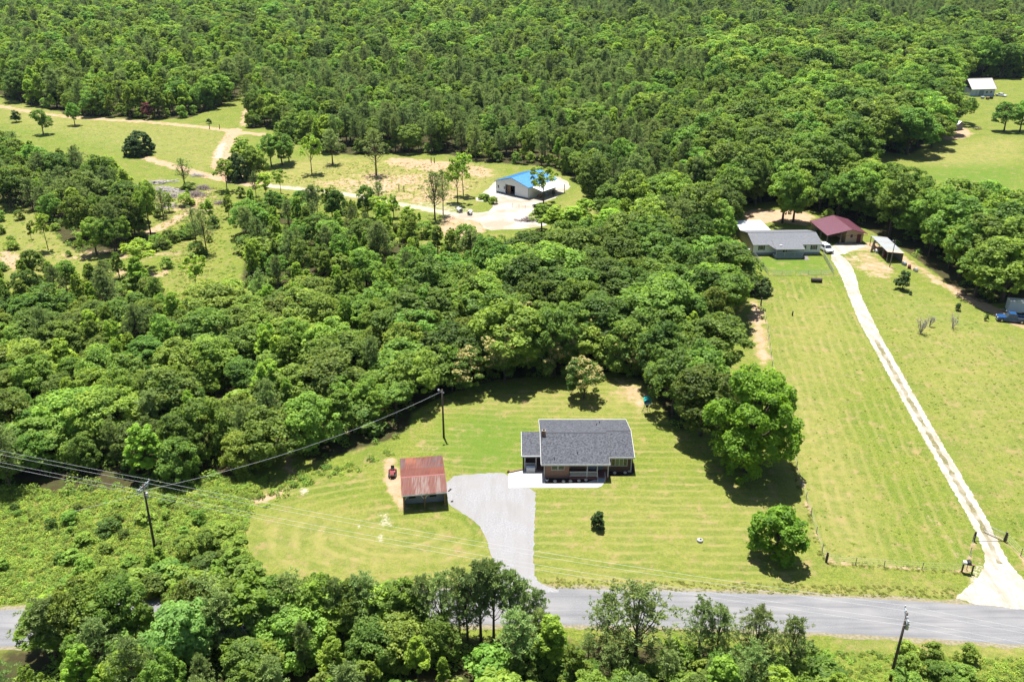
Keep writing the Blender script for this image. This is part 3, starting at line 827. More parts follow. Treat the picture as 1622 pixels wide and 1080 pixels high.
# ------------------------------------------------------------------ rusty garage
def garage():
    cx, cy = -12.3, 102.6
    rz = math.radians(8.0)
    r = thing('garage', 'open-fronted grey board garage under a rusty red sheet metal roof', 'garage', (cx, cy, 0), rz)
    W, yf, yb, yr = 3.02, -4.55, 4.95, -1.25        # half width, front eave, back eave, ridge
    ze, zb, zr = 2.55, 2.35, 3.25
    MB().box(-2.75, -2.65, -3.4, 4.5, 0, 2.35).build('wall', M['greywood'], r)
    MB().box(2.65, 2.75, -3.4, 4.5, 0, 2.35).build('wall', M['greywood'], r)
    MB().box(-2.65, 2.65, 4.4, 4.5, 0, 2.3).build('wall', M['greywood'], r)
    MB().box(-2.65, -.1, -2.9, -2.8, 0.0, 2.4).build('wall', M['bluegrey'], r)  # front boards: their sky-lit shade is put into the blue-grey
    MB().box(.1, 2.65, -2.9, -2.8, 0.0, 2.4).build('wall', M['bluegrey'], r)
    MB().box(-.1, .1, -2.92, -2.78, 0.0, 2.4).build('door_post', M['woodbrown'], r)
    for dx in (-1.6, 1.2):
        MB().box(dx - .45, dx + .45, -2.95, -2.901, .9, 1.9).build('window', M['dark'], r)
    for px_ in (-2.7, 0.0, 2.7):
        p = MB().box(px_ - .08, px_ + .08, -4.3, -4.14, 0, 2.42).build('post', M['woodbrown'], r)
        if px_ < 2:
            MB().tube([(px_, -4.22, 1.5), (px_ + .6, -4.22, 2.35)], .05).build('brace', M['offwhite'], p)
            if px_ == 0: MB().tube([(px_, -4.22, 1.5), (px_ - .6, -4.22, 2.35)], .05).build('brace', M['offwhite'], p)
    for s in (-1, 1):
        MB().prism([(4.45, 2.36), (-3.4, 2.36), (yr, zr - .12)], s * 2.7 - .05, s * 2.7 + .05, 'x').build('gable', M['greywood'], r)
    rf = MB().box(-W, W, yf - .04, yf - .005, ze - .2, ze - .03).build('fascia', M['white'], r)
    # corrugated sheets, each its own piece: one row on the front slope, two on the back slope
    ncol = 8
    sw_ = 2 * W / ncol
    g = random.Random(5)
    rows = [((yf, ze), (yr, zr)), ((yr, zr - .02), (1.25, zr + (zb - zr) * (1.25 - yr) / (yb - yr))), ((1.15, zr + (zb - zr) * (1.15 - yr) / (yb - yr) - .015), (yb, zb))]
    for ri, ((y0, z0), (y1, z1)) in enumerate(rows):
        for c in range(ncol):
            n = 16
            dz = g.uniform(0, .012)
            j0, j1 = g.uniform(-.06, .06), g.uniform(-.04, .04)
            v = []; f = []
            for k in range(n + 1):
                x = -W + c * sw_ + (sw_ + .02) * k / n
                z = .022 * math.cos(2 * math.pi * k / 4) + dz + (.018 if c % 2 else 0)
                v += [(x, y0 + (j0 if ri == 0 else 0), z0 + z), (x, y1 + (j1 if ri == 2 else 0), z1 + z)]
            for k in range(n): f.append((2 * k, 2 * k + 2, 2 * k + 3, 2 * k + 1))
            o = MB().add(v, f).build('roof_sheet', M['rust'], r)
            a = o.data.attributes.new('coat', 'FLOAT_COLOR', 'POINT')
            if ri == 2: col = (.9 if 0 < c < 4 else .15, .85 if c >= 3 or c == 0 else .2, .25)
            elif ri == 1: col = (.25, .3 if c < 5 else .15, .05)
            else: col = (.1, .1, .85 if c in (2, 3, 4, 6) else .25)
            a.data.foreach_set('color', [x for _ in range(len(v)) for x in (*col, 1.0)])
    MB().prism([(yr - .18, zr - .02), (yr, zr + .06), (yr + .18, zr - .02)], -W, W, 'x').build('ridge_cap', plain('rust_cap', (.24, .06, .055), .6), r)
garage()

def mower():
    x, y = G(621.8, 752.5)
    r = thing('riding_mower', 'red and black riding mower parked beside the rusty roofed garage', 'mower', (x, y, 0), math.radians(4))
    MB().prism([(-.95, .42), (-.98, .7), (-.75, .86), (-.15, .9), (-.1, .42)], -.28, .28, 'x').build('hood', M['red'], r)
    MB().prism([(-.1, .34), (-.1, .5), (.35, .5), (.45, .62), (.85, .62), (.9, .34)], -.42, .42, 'x').build('body', M['red'], r)
    s = MB().box(-.24, .24, .42, .82, .622, .74).box(-.24, .24, .78, .88, .741, 1.12).build('seat', M['black'], r)
    MB().tube([(0, -.05, .9), (0, .12, 1.08)], .025).build('steering_column', M['black'], r)
    pts = [(.19 * math.cos(t), .12 + .08 * math.sin(t), 1.08 + .17 * math.sin(t)) for t in np.linspace(0, 2 * math.pi, 13)]
    MB().tube(pts, .018, 5, False).build('steering_wheel', M['black'], r)
    MB().prism([(-.55, .12), (-.5, .26), (.4, .26), (.45, .12)], -.6, .6, 'x').build('mower_deck', M['black'], r)
    for wx, wy, wr, ww in ((-.42, -.72, .2, .16), (.42, -.72, .2, .16), (-.46, .62, .29, .22), (.46, .62, .29, .22)):
        w = MB().tube([(wx - ww / 2, wy, wr), (wx + ww / 2, wy, wr)], wr, 14).build('wheel', M['rubber'], r)
        MB().tube([(wx - ww / 2 - .01, wy, wr), (wx + ww / 2 + .01, wy, wr)], wr * .5, 10).build('rim', M['white'], w)
    for lx in (-.18, .18):
        MB().tube([(lx, -.97, .62), (lx, -1.0, .62)], .06, 8).build('headlight', M['lamp'], r)
mower()

for (u, v, an, lb) in ((712.5, 776.5, 1.0, 'short dark timber offcut lying on the grey drive'), (716, 794.5, .2, 'small dark clod lying at the drive edge below the garage')):
    x, y = G(u, v)
    o = MB().box(-.32 if an > .5 else -.14, .32 if an > .5 else .14, -.07, .07, 0, .12).tube([(-.2, 0, .12), (.2, .02, .16)], .04, 5).build('scrap_wood', M['polewood'], None, (x, y, .014), an)
    tag(o, lb, 'scrap')

def cover():
    x, y = G(1108.5, 857)
    r = thing('well_cover', 'small round white cover with dark centre on the front lawn', 'cover', (x, y, 0))
    MB().tube([(0, 0, 0), (0, 0, .28), (0, 0, .36)], [.40, .38, .26], 14).build('collar', M['concrete'], r)
    MB().tube([(.06, -.06, .361), (.06, -.06, .42)], [.15, .12], 10).build('lid', M['black'], r)
cover()

def feeder():
    x, y = G(1024, 655)
    r = thing('play_tower', 'teal topped play tower on splayed legs at the wood edge', 'play tower', (x, y, 0))
    for a in (0.6, 2.54, 4.71):
        MB().tube([(.85 * math.cos(a), .85 * math.sin(a), 0), (.22 * math.cos(a), .22 * math.sin(a), 1.9)], .035).build('leg', M['black'], r)
    for k, z in ((.72, .35), (.5, 1.0)):
        pts = [(k * math.cos(a), k * math.sin(a), z) for a in (0.6, 2.54, 4.71, 0.6 + 2 * math.pi)]
        MB().tube(pts, .03, 5).build('brace_ring', M['black'], r)
    MB().tube([(0, 0, 1.2), (0, 0, 1.75)], [.2, .28], 10).build('hopper', M['black'], r)
    MB().box(-.5, .5, -.5, .5, 1.9, 2.0).build('platform', M['whitemetal'], r)
    for s in (-1, 1):
        MB().box(s * .5 - .04, s * .5 + .04, -.45, .45, 2.002, 2.55).build('side_panel', M['teal'], r)
    MB().box(-.45, .45, .42, .48, 2.002, 2.55).build('back_panel', M['bluetrim'], r)
    MB().prism([(-.62, 2.55), (-.6, 2.62), (0, 2.92), (.6, 2.62), (.62, 2.55), (0, 2.83)], -.6, .6, 'y').build('canopy', M['teal'], r)
feeder()

# ------------------------------------------------------------------ utility poles and wires
def pole(name, u, v, h, label, arms=True, lean=(0, 0), ang=0.0):
    x, y = G(u, v)
    r = thing(name, label, 'pole', (x, y, 0), ang)
    MB().tube([(0, 0, 0), (lean[0] * .5, lean[1] * .5, h * .5), (lean[0], lean[1], h)], [.17, .14, .11], 9).build('shaft', M['polewood'], r, smooth=True)
    if arms:
        for z, s in ((h - .35, 1.25), (h - .75, .9)):
            a = MB().box(lean[0] - .06, lean[0] + .06, lean[1] - s, lean[1] + s, z, z + .12).build('crossarm', M['bluegrey'], r)
            for q in (-s + .1, -s * .4, s * .4, s - .1):
                MB().tube([(lean[0], lean[1] + q, z + .12), (lean[0], lean[1] + q, z + .34)], [.07, .05], 6).build('insulator', M['white'], a)
        MB().tube([(lean[0] + .28, lean[1], h - 2.0), (lean[0] + .28, lean[1], h - 1.2)], .17, 8).build('transformer', M['steel'], r)
    return r, Vector((x, y, 0)), Matrix.Rotation(ang, 3, 'Z')

p1 = Vector((*G(245, 866), 0)); p2 = Vector((*G(1410, 1076), 0))
wd = (p2 - p1).normalized()
wang = math.atan2(wd.y, wd.x)
P1H, P2H = 9.2, 8.9
pole('utility_pole', 245, 866, P1H, 'dark wooden utility pole with double crossarms in the weedy roadside field', True, (-.1, 0.35), wang)
pole('utility_pole', 1410, 1076, P2H, 'dark wooden utility pole standing in the grass below the road', True, (.1, 0), wang)
nrm = Vector((-wd.y, wd.x, 0))

def wire(name, a, b, sag, label, r=.012, group='overhead wires'):
    pts = []
    for i in range(25):
        t = i / 24
        p = Vector(a).lerp(Vector(b), t)
        p.z -= sag * 4 * t * (1 - t)
        pts.append(p)
    o = MB().tube([p - Vector(a) for p in pts], r, 4).build(name, M['wire'], None, a)
    tag(o, label, 'wire', group)

t1 = p1 + Vector((-.15 * wd.x - .35 * wd.y, .35, 0)); t2 = p2.copy()
pl = p1 - wd * 80 + Vector((0, 6, 0)); pr_ = p2 + wd * 80
for k, (off, dz, nm) in enumerate(((1.15, -.02, 'farthest'), (.4, -.02, 'second'), (-1.05, -.05, 'third'), (-.25, -1.35, 'lowest'))):
    w_ = nrm * off
    wire('power_line', t1 + w_ + Vector((0, 0, P1H + dz)), t2 + w_ + Vector((0, 0, P2H + dz)), 1.0, f'{nm} overhead wire between the two roadside poles')
    wire('power_line', pl + w_ + Vector((0, 0, 9.6 + dz)), t1 + w_ + Vector((0, 0, P1H + dz)), .7, f'{nm} overhead wire running left from the field pole')
    wire('power_line', t2 + w_ + Vector((0, 0, P2H + dz)), pr_ + w_ + Vector((0, 0, 8.6 + dz)), .8, f'{nm} overhead wire running right from the grass verge pole')
wire('guy_wire', t1 + Vector((0, 0, P1H - 1.3)), Vector((*G(95, 815), 0)), 0.02, 'long guy wire from the field pole down to the left', .014, 'guy wires')
wire('guy_wire', t1 + Vector((0, 0, P1H - 1.3)), Vector((*G(205, 850), 0)), 0.02, 'short guy wire bracing the field pole', .014, 'guy wires')
yard_r, yp, _ = pole('light_pole', 703, 692.5, 8.3, 'slim wooden pole with a lamp on the back lawn', False)
MB().tube([(0, 0, 8.0), (-.5, -.1, 8.35)], .03, 5).build('lamp_arm', M['steel'], yard_r)
MB().tube([(-.5, -.1, 8.2), (-.5, -.1, 8.42)], [.2, .1], 8).build('lamp_head', M['steel'], yard_r)
MB().box(-.1, .3, -.05, .05, 7.7, 7.8).build('bracket', M['bluegrey'], yard_r)
wire('service_line', yp + Vector((0, 0, 8.0)), t1 + Vector((0, 0, P1H - .9)), 1.6, 'thin service wire from the back lawn pole to the field pole', .013)

# ------------------------------------------------------------------ vehicles
def car(name, label, cat, loc, rz, paint, L_=4.6, W=1.8, Hh=1.45, suv=False, pickup=False):
    """car pointing to -y of its own frame; origin on the ground under the middle"""
    r = thing(name, label, cat, loc, rz)
    h0, hb = .30, (.95 if (suv or pickup) else .82)
    a, b = -L_ / 2, L_ / 2
    w = W / 2
    def loft(sections, nm, mat, parent):
        v = []; f = []
        n = len(sections[0])
        for s in sections: v += s
        for i in range(len(sections) - 1):
            for k in range(n):
                k2 = (k + 1) % n
                f.append((i * n + k, i * n + k2, (i + 1) * n + k2, (i + 1) * n + k))
        f.append(tuple(range(n))); f.append(tuple((len(sections) - 1) * n + k for k in range(n)))
        return MB().add(v, f).build(nm, mat, parent)
    def sec(y, wl, z0, z1):
        return [(-wl * .94, y, z0), (wl * .94, y, z0), (wl, y, z0 + (z1 - z0) * .45), (wl * .93, y, z1), (-wl * .93, y, z1), (-wl, y, z0 + (z1 - z0) * .45)]
    if pickup:
        body = loft([sec(a, w * .9, .4, .8), sec(a + .12, w, h0 + .05, .98), sec(a + 1.5, w, h0, 1.08), sec(a + 3.55, w, h0, 1.08), sec(b - 1.95, w, h0, 1.08)], 'body', paint, r)
        bed = loft([sec(b - 1.93, w, h0 + .1, .62), sec(b, w * .98, .4, .62)], 'bed_floor', M['black'], r)
        for s in (-1, 1):
            MB().box(s * w * .98 - .05, s * w * .98 + .05, b - 1.93, b, .45, 1.08).build('bed_side', paint, r)
        MB().box(-w * .92, w * .92, b - .06, b, .6, 1.08).build('tailgate', paint, r)
        cab = (a + 1.55, a + 2.1, a + 3.3, a + 3.6); top = 1.82
    elif suv:
        body = loft([sec(a, w * .88, .42, .8), sec(a + .15, w, h0 + .05, .95), sec(a + 1.2, w, h0, 1.05), sec(b - .2, w, h0, 1.08), sec(b, w * .92, .45, 1.0)], 'body', paint, r)
        cab = (a + 1.15, a + 1.75, b - .55, b - .12); top = Hh
    else:
        body = loft([sec(a, w * .85, .36, .66), sec(a + .15, w * .97, h0, .76), sec(a + 1.25, w, h0 - .04, .9), sec(b - .95, w, h0 - .04, .92), sec(b - .1, w * .96, h0, .86), sec(b, w * .88, .4, .8)], 'body', paint, r)
        cab = (a + 1.15, a + 1.95, b - 1.55, b - .75); top = Hh
    zb = 1.06 if (suv or pickup) else .88
    y0, y1, y2, y3 = cab
    wt = w * .76; wb = w * .92
    v = [(-wb, y0, zb), (wb, y0, zb), (wb, y3, zb), (-wb, y3, zb), (-wt, y1, top - .05), (wt, y1, top - .05), (wt, y2, top - .05), (-wt, y2, top - .05)]
    cb = MB().add(v, [(3, 2, 1, 0), (4, 5, 6, 7), (0, 1, 5, 4), (1, 2, 6, 5), (2, 3, 7, 6), (3, 0, 4, 7)]).build('cabin_glass', M['glass'], r)
    MB().box(-wt - .02, wt + .02, y1 - .03, y2 + .03, top - .048, top).build('cabin_roof', paint, r)
    for s in (-1, 1):
        for (ya, yb_, yc, yd) in ((y0, y1, .07, .07), ((y0 + y3) / 2, (y1 + y2) / 2, .05, .05), (y3, y2, .09, .09)):
            MB().tube([(s * (wb + .005), ya, zb), (s * (wt + .01), yb_, top - .03)], yc / 1.6, 4).build('pillar', paint, r)
        MB().box(s * (w + .02) - .06, s * (w + .02) + .06, y0 + .25, y0 + .4, zb + .02, zb + .16).build('mirror', paint, r)
        MB().box(s * w * .66 - .2, s * w * .66 + .2, a + .02 if not pickup else a + .0, a + .14, .62 if not (suv or pickup) else .74, .78 if not (suv or pickup) else .92).build('headlight', M['lamp'], r)
        MB().box(s * w * .8 - .1, s * w * .8 + .1, b - .02, b + .02, .66, .86).build('tail_light', M['red'], r)
    MB().box(-w * .45, w * .45, a - .015, a + .1, .48, .7).build('grille', M['black'], r)
    MB().box(-w * .9, w * .9, a - .06, a + .06, .34, .46).build('bumper', M['black'] if suv else M['chrome'], r)
    wr = .36 if (suv or pickup) else .31
    for wx in (-w + .08, w - .08):
        for wy in (a + .85, b - (1.15 if pickup else .9)):
            wh = MB().tube([(wx - .12, wy, wr), (wx + .12, wy, wr)], wr, 16).build('wheel', M['rubber'], r)
            MB().tube([(wx - .125, wy, wr), (wx + .125, wy, wr)], wr * .58, 12).build('rim', M['chrome'], wh)
    return r

x, y = G(1308.5, 399)
car('suv', 'white sport utility car parked beside the long grey roofed house', 'car', (x, y + .6, 0), math.radians(12), M['whitecar'], 4.8, 1.9, 1.75, suv=True)
x, y = G(1601, 509)
car('pickup_truck', 'dark blue pickup truck parked beside a white trailer', 'truck', (x + .1, y, 0), math.radians(-105), M['bluecar'], 5.6, 1.95, pickup=True)
x, y = G(1585.5, 153)
car('sedan', 'white saloon car parked near the pale roofed barn', 'car', (x, y, 0), math.radians(38), M['whitecar'], 4.8, 1.85, 1.45)

def trailer():
    x, y = G(1613, 500)
    r = thing('box_trailer', 'white box trailer standing under trees behind the blue pickup', 'trailer', (x + 1.6, y + 1.0, 0), math.radians(-14))
    MB().box(-3.3, 3.3, -1.2, 1.2, .55, 2.75).build('box', M['skyblue'], r)
    MB().prism([(-1.24, 2.752), (1.24, 2.752), (1.05, 2.85), (-1.05, 2.85)], -3.34, 3.34, 'x').build('roof', M['white'], r)
    for z in (.56, 2.6):
        MB().box(-3.32, 3.32, -1.23, -1.203, z, z + .1).build('trim', M['steel'], r)
    MB().box(.6, 1.4, -1.23, -1.203, .75, 2.4).build('door', M['offwhite'], r)
    for wx in (-.5, .5):
        for s in (-1, 1):
            MB().tube([(wx, s * 1.15 - .1, .36), (wx, s * 1.15 + .1, .36)], .36, 14).build('wheel', M['rubber'], r)
    MB().tube([(-3.3, -.6, .5), (-4.4, 0, .5), (-3.3, .6, .5)], .05, 5).build('tow_bar', M['steel'], r)
trailer()

# ------------------------------------------------------------------ long grey-roofed home with porch
def mobile_home():
    ox, oy = 65.7, 200.9
    rz = math.radians(1.6)
    r = thing('ranch_home', 'long white sided home with grey roof and a railed front porch', 'house', (ox, oy, 0), rz)
    w = 8.1
    D = 10.2
    MB().box(-w, w, 0, D, .6, 2.75).build('wall', M['offwhite'], r)
    MB().box(-w + .02, w - .02, .03, D - .03, 0, .598).build('skirting', M['bluegrey'], r)  # vinyl skirting with its shading put into the blue-grey colour
    MB().box(-w - .03, -w - .002, .0, D, .6, 2.75).build('wall', M['beige'], r, label='beige end wall')
    for s in (-1, 1):
        MB().prism([(0, 2.75), (D, 2.75), (D / 2, 3.85)], s * (w - .1) - .08, s * (w - .1) + .08, 'x').build('gable', M['beige'], r)
    t = .14
    prof = [(-.4, 2.72), (D / 2, 3.98), (D + .4, 2.72)]
    rf = MB().prism(prof + [(y_, z_ - t) for y_, z_ in reversed(prof)], -w - .3, w + .3, 'x').build('roof', M['shingle_lt'], r)
    MB().prism([(D / 2 - .18, 3.96), (D / 2, 4.04), (D / 2 + .18, 3.96)], -w - .3, w + .3, 'x').build('ridge_cap', bpy.data.materials['ridge_shingle'], rf)
    for y_, s in ((-.45, 1), (D + .402, 1)):
        MB().box(-w - .3, w + .3, y_, y_ + .045, 2.5, 2.72).build('fascia', M['white'], rf)
    # porch roof runs forward over the porch
    px0, px1 = -3.6, 3.3
    pr = MB().prism([(-3.0, 2.45), (1.6, 3.28), (1.6, 3.16), (-3.0, 2.33)], px0, px1, 'x').build('porch_roof', M['shingle_lt'], r)
    MB().box(px0, px1, -3.06, -3.003, 2.25, 2.48).build('fascia', M['white'], pr)
    MB().add([(px0 - .02, -3.0, 2.4), (px0 - .02, 1.6, 3.24), (px0 - 1.2, -.38, 2.74), (px0 - .02, -3.0, 2.3), (px0 - .02, 1.6, 3.1), (px0 - 1.2, -.38, 2.62)], [(0, 1, 2), (5, 4, 3), (0, 2, 5, 3), (2, 1, 4, 5), (1, 0, 3, 4)]).build('roof_return', M['shingle_lt'], pr)
    MB().box(-2.3, -1.7, -1.6, -1.1, 2.79, 2.9).build('skylight', M['white'], pr)
    MB().box(px0 + .1, px1 - .1, -2.8, -.002, 0, .62).build('porch_floor', M['bluegrey'], r)
    for q in (px0 + .25, -1.3, 1.1, px1 - .25):
        MB().box(q - .06, q + .06, -2.78, -2.66, .622, 2.35).build('porch_post', M['white'], r)
    rl = MB().box(px0 + .2, px1 - .2, -2.75, -2.69, 1.52, 1.6).box(px0 + .2, px1 - .2, -2.75, -2.69, .72, .78).build('porch_rail', M['skyblue'], r)  # white rail and balusters; bluish porch shade is put into their colour
    b = MB()
    for i in range(44):
        q = px0 + .3 + i * .145
        b.box(q, q + .05, -2.74, -2.70, .782, 1.518)
    b.build('baluster', M['skyblue'], rl, kind='stuff')
    MB().prism([(-2.8, 0), (-2.8, .6), (-4.0, .05), (-4.0, 0)], px1 - .1, px1 + .9, 'x').build('ramp', M['greywood'], r)
    # windows with dark shutters
    for q, ww in ((-6.6, .95), (6.0, .95), (4.2, .45)):
        window(r, q, 0, 1.25, ww, 1.15, M['glass'])
        for s in ((-.3, -.02), (ww + .02, ww + .3)):
            if ww > .6: MB().box(q + s[0], q + s[1], -.045, -.002, 1.22, 2.42).build('shutter', M['black'], r)
    d = MB().box(-.9, .05, -.06, -.002, .63, 2.6).build('door', M['door_red'], r)
    MB().box(-.82, -.77, -.09, -.061, 1.5, 1.62).build('handle', M['chrome'], d)
    window(r, -2.9, 0, 1.25, 1.1, 1.15, M['glass']); window(r, 1.1, 0, 1.25, 1.1, 1.15, M['glass'])
    # white flat-roofed addition behind
    MB().box(-8.0, -1.2, D + .002, D + 9.0, 0, 2.4).build('addition_wall', M['beige'], r)
    MB().prism([(D + .5, 2.6), (D + 9.4, 2.42), (D + 9.4, 2.52), (D + .5, 2.75)], -8.4, -.9, 'x').build('addition_roof', M['whitemetal'], r)
    MB().box(-8.9, -8.2, 1.5, 2.4, 0, .85).build('heat_pump', M['steel'], r)
mobile_home()

def chainlink():
    pts = [G(1194, 406), G(1217, 436), G(1260, 436.5), G(1320, 435), G(1303, 405)]
    r = thing('chain_link_fence', 'pale chain link fence around the grassy front yard of the long home', 'fence', (pts[0][0], pts[0][1], 0))
    o = Vector((pts[0][0], pts[0][1], 0))
    wires = MB()
    for a, b in zip(pts[:-1], pts[1:]):
        A = Vector((*a, 0)) - o; B = Vector((*b, 0)) - o
        d = (B - A).length
        n = max(2, round(d / 2.6))
        for i in range(n):
            p = A.lerp(B, i / n)
            MB().tube([p, p + Vector((0, 0, 1.2))], .03, 6).build('post', M['steel'], r)
        MB().tube([A + Vector((0, 0, 1.17)), B + Vector((0, 0, 1.17))], .022, 5).build('top_rail', M['steel'], r)
        e = (B - A).normalized()
        k = 0.0
        while k < d - 1.1:
            wires.tube([A + e * k + Vector((0, 0, .03)), A + e * (k + 1.1) + Vector((0, 0, 1.13))], .006, 3, False)
            wires.tube([A + e * (k + 1.1) + Vector((0, 0, .03)), A + e * k + Vector((0, 0, 1.13))], .006, 3, False)
            k += .13
    wires.build('mesh', M['steel'], r, kind='stuff')
chainlink()

def maroon_shed():
    r = thing('workshop', 'tan workshop with open carport under a broad maroon metal roof', 'workshop', (82.7, 209.9, 0), math.radians(3))
    D = 10.5
    MB().box(0.2, 4.6, 0, D, 0, 2.65).build('wall', M['tan'], r)
    for y_ in (.02, D - .14):
        MB().prism([(.2, 2.65), (4.6, 2.65), (1.0, 3.6)], y_, y_ + .12, 'y').build('gable', M['tan'], r)
    MB().box(-4.6, .18, D - .15, D, 0, 2.4).build('wall', M['tan'], r)
    t = .1
    prof = [(-5.1, 2.35), (1.0, 3.75), (5.1, 2.6)]
    rf = MB().prism(prof + [(a, b - t) for a, b in reversed(prof)], -1.2, D + .5, 'y').build('roof', M['maroon'], r)
    s = MB()
    for i in range(25):
        y_ = -1.0 + i * .5
        s.tube([(-5.1, y_, 2.36), (1.0, y_, 3.76), (5.1, y_, 2.61)], .025, 4)
    s.build('roof_seam', M['maroon'], rf, kind='stuff')
    MB().box(-5.1, 5.1, -1.24, -1.203, 2.2, 2.3).build('fascia', M['door_red'], rf)
    for y_ in (-.9, 3.2, 7.0):
        MB().box(-4.9, -4.76, y_, y_ + .14, 0, 2.28).build('post', M['greywood'], r)
    MB().box(-1.5, -1.36, -.9, -.76, 0, 3.0).build('post', M['greywood'], r)
    window(r, 1.2, 0, 1.2, .8, 1.0, M['door_red'])
    d = MB().box(3.0, 4.0, -.07, -.002, .02, 2.15).build('door', M['door_red'], r)
    MB().box(3.08, 3.13, -.11, -.071, 1.0, 1.12).build('handle', M['chrome'], d)
    # things standing in the carport
    for i, (qx, qy, lb, mt) in enumerate(((-1.3, -.4, 'round pale topped drum at the mouth of the maroon roofed carport', M['woodbrown']), (-3.4, 1.0, 'dark drum inside the maroon roofed carport', M['black']))):
        c, sn = math.cos(math.radians(3)), math.sin(math.radians(3))
        o = MB().tube([(0, 0, 0), (0, 0, .3), (0, 0, .6), (0, 0, .9)], [.3, .33, .33, .3], 12).build('drum', mt, None, (82.7 + qx * c - qy * sn, 209.9 + qx * sn + qy * c, 0))
        tag(o, lb, 'drum')
maroon_shed()

def pole_shed():
    r = thing('pole_shed', 'long low open shed with a dull metal roof at the wood edge', 'shed', (89.4, 195.6, 0), math.radians(-2.5))
    D = 12.0
    n = 8
    for i in range(n):
        y0 = D * i / n
        MB().prism([(-1.9, 2.55), (2.1, 2.2), (2.1, 2.26), (-1.9, 2.61)], y0 - .2, y0 + D / n - .21, 'y').build('roof_sheet', M['steel'] if i % 3 else plain('tan_sheet', (.45, .36, .27), .8, var=.3) if i == 0 else M['bluegrey'], r)
    MB().box(1.85, 1.95, 0, D, 0, 2.2).build('wall', M['greywood'], r)
    for i in range(5):
        y0 = D * i / 4
        MB().box(-1.75, -1.6, y0 - .07, y0 + .07, 0, 2.52).build('post', M['greywood'], r)
    MB().box(-1.7, -1.62, 6.5, 9.5, 0, 1.2).build('half_wall', M['door_red'], r)
    x, y = G(1380, 399)
    o = MB().box(-.5, .5, -.03, .03, 0, 2.9, Matrix.Rotation(math.radians(14), 4, 'Y')).box(-.45, .45, .03, .08, .3, .4, Matrix.Rotation(math.radians(14), 4, 'Y')).build('leaning_sheet', plain('pale_board', (.55, .48, .40), .8), None, (x, y, 0), math.radians(35))
    tag(o, 'pale board leaning against the long open shed', 'board')
    g = random.Random(3)
    for i, (u, v, c) in enumerate(((1400, 407, 'red'), (1388, 400, 'white'), (1440, 425, 'rusty'), (1450, 430, 'grey'), (1432, 420, 'blue'))):
        x, y = G(u, v)
        mt = {'red': M['red'], 'white': M['white'], 'rusty': M['door_red'], 'grey': M['steel'], 'blue': M['bluegrey']}[c]
        o = MB().box(-.5, .5, -.35, .35, 0, .6).prism([(-.4, .6), (.4, .6), (.2, .85), (-.25, .8)], -.3, .3, 'y').build('junk_crate', mt, None, (x, y, 0), g.uniform(0, 3))
        tag(o, f'{c} junk crate lying near the long open shed', 'crate', 'junk near the long open shed')
pole_shed()
px_, py_ = G(1409, 423)
r_ = thing('lamp_post', 'slim weathered pole with lamp in front of the long open shed', 'pole', (px_, py_, 0))
MB().tube([(0, 0, 0), (.35, .3, 6.4)], [.12, .08], 7).build('shaft', M['greywood'], r_)
MB().tube([(.35, .3, 6.2), (-.25, .1, 6.4)], .03, 5).build('lamp_arm', M['steel'], r_)
MB().tube([(-.25, .1, 6.25), (-.25, .1, 6.45)], [.18, .08], 8).build('lamp_head', M['steel'], r_)

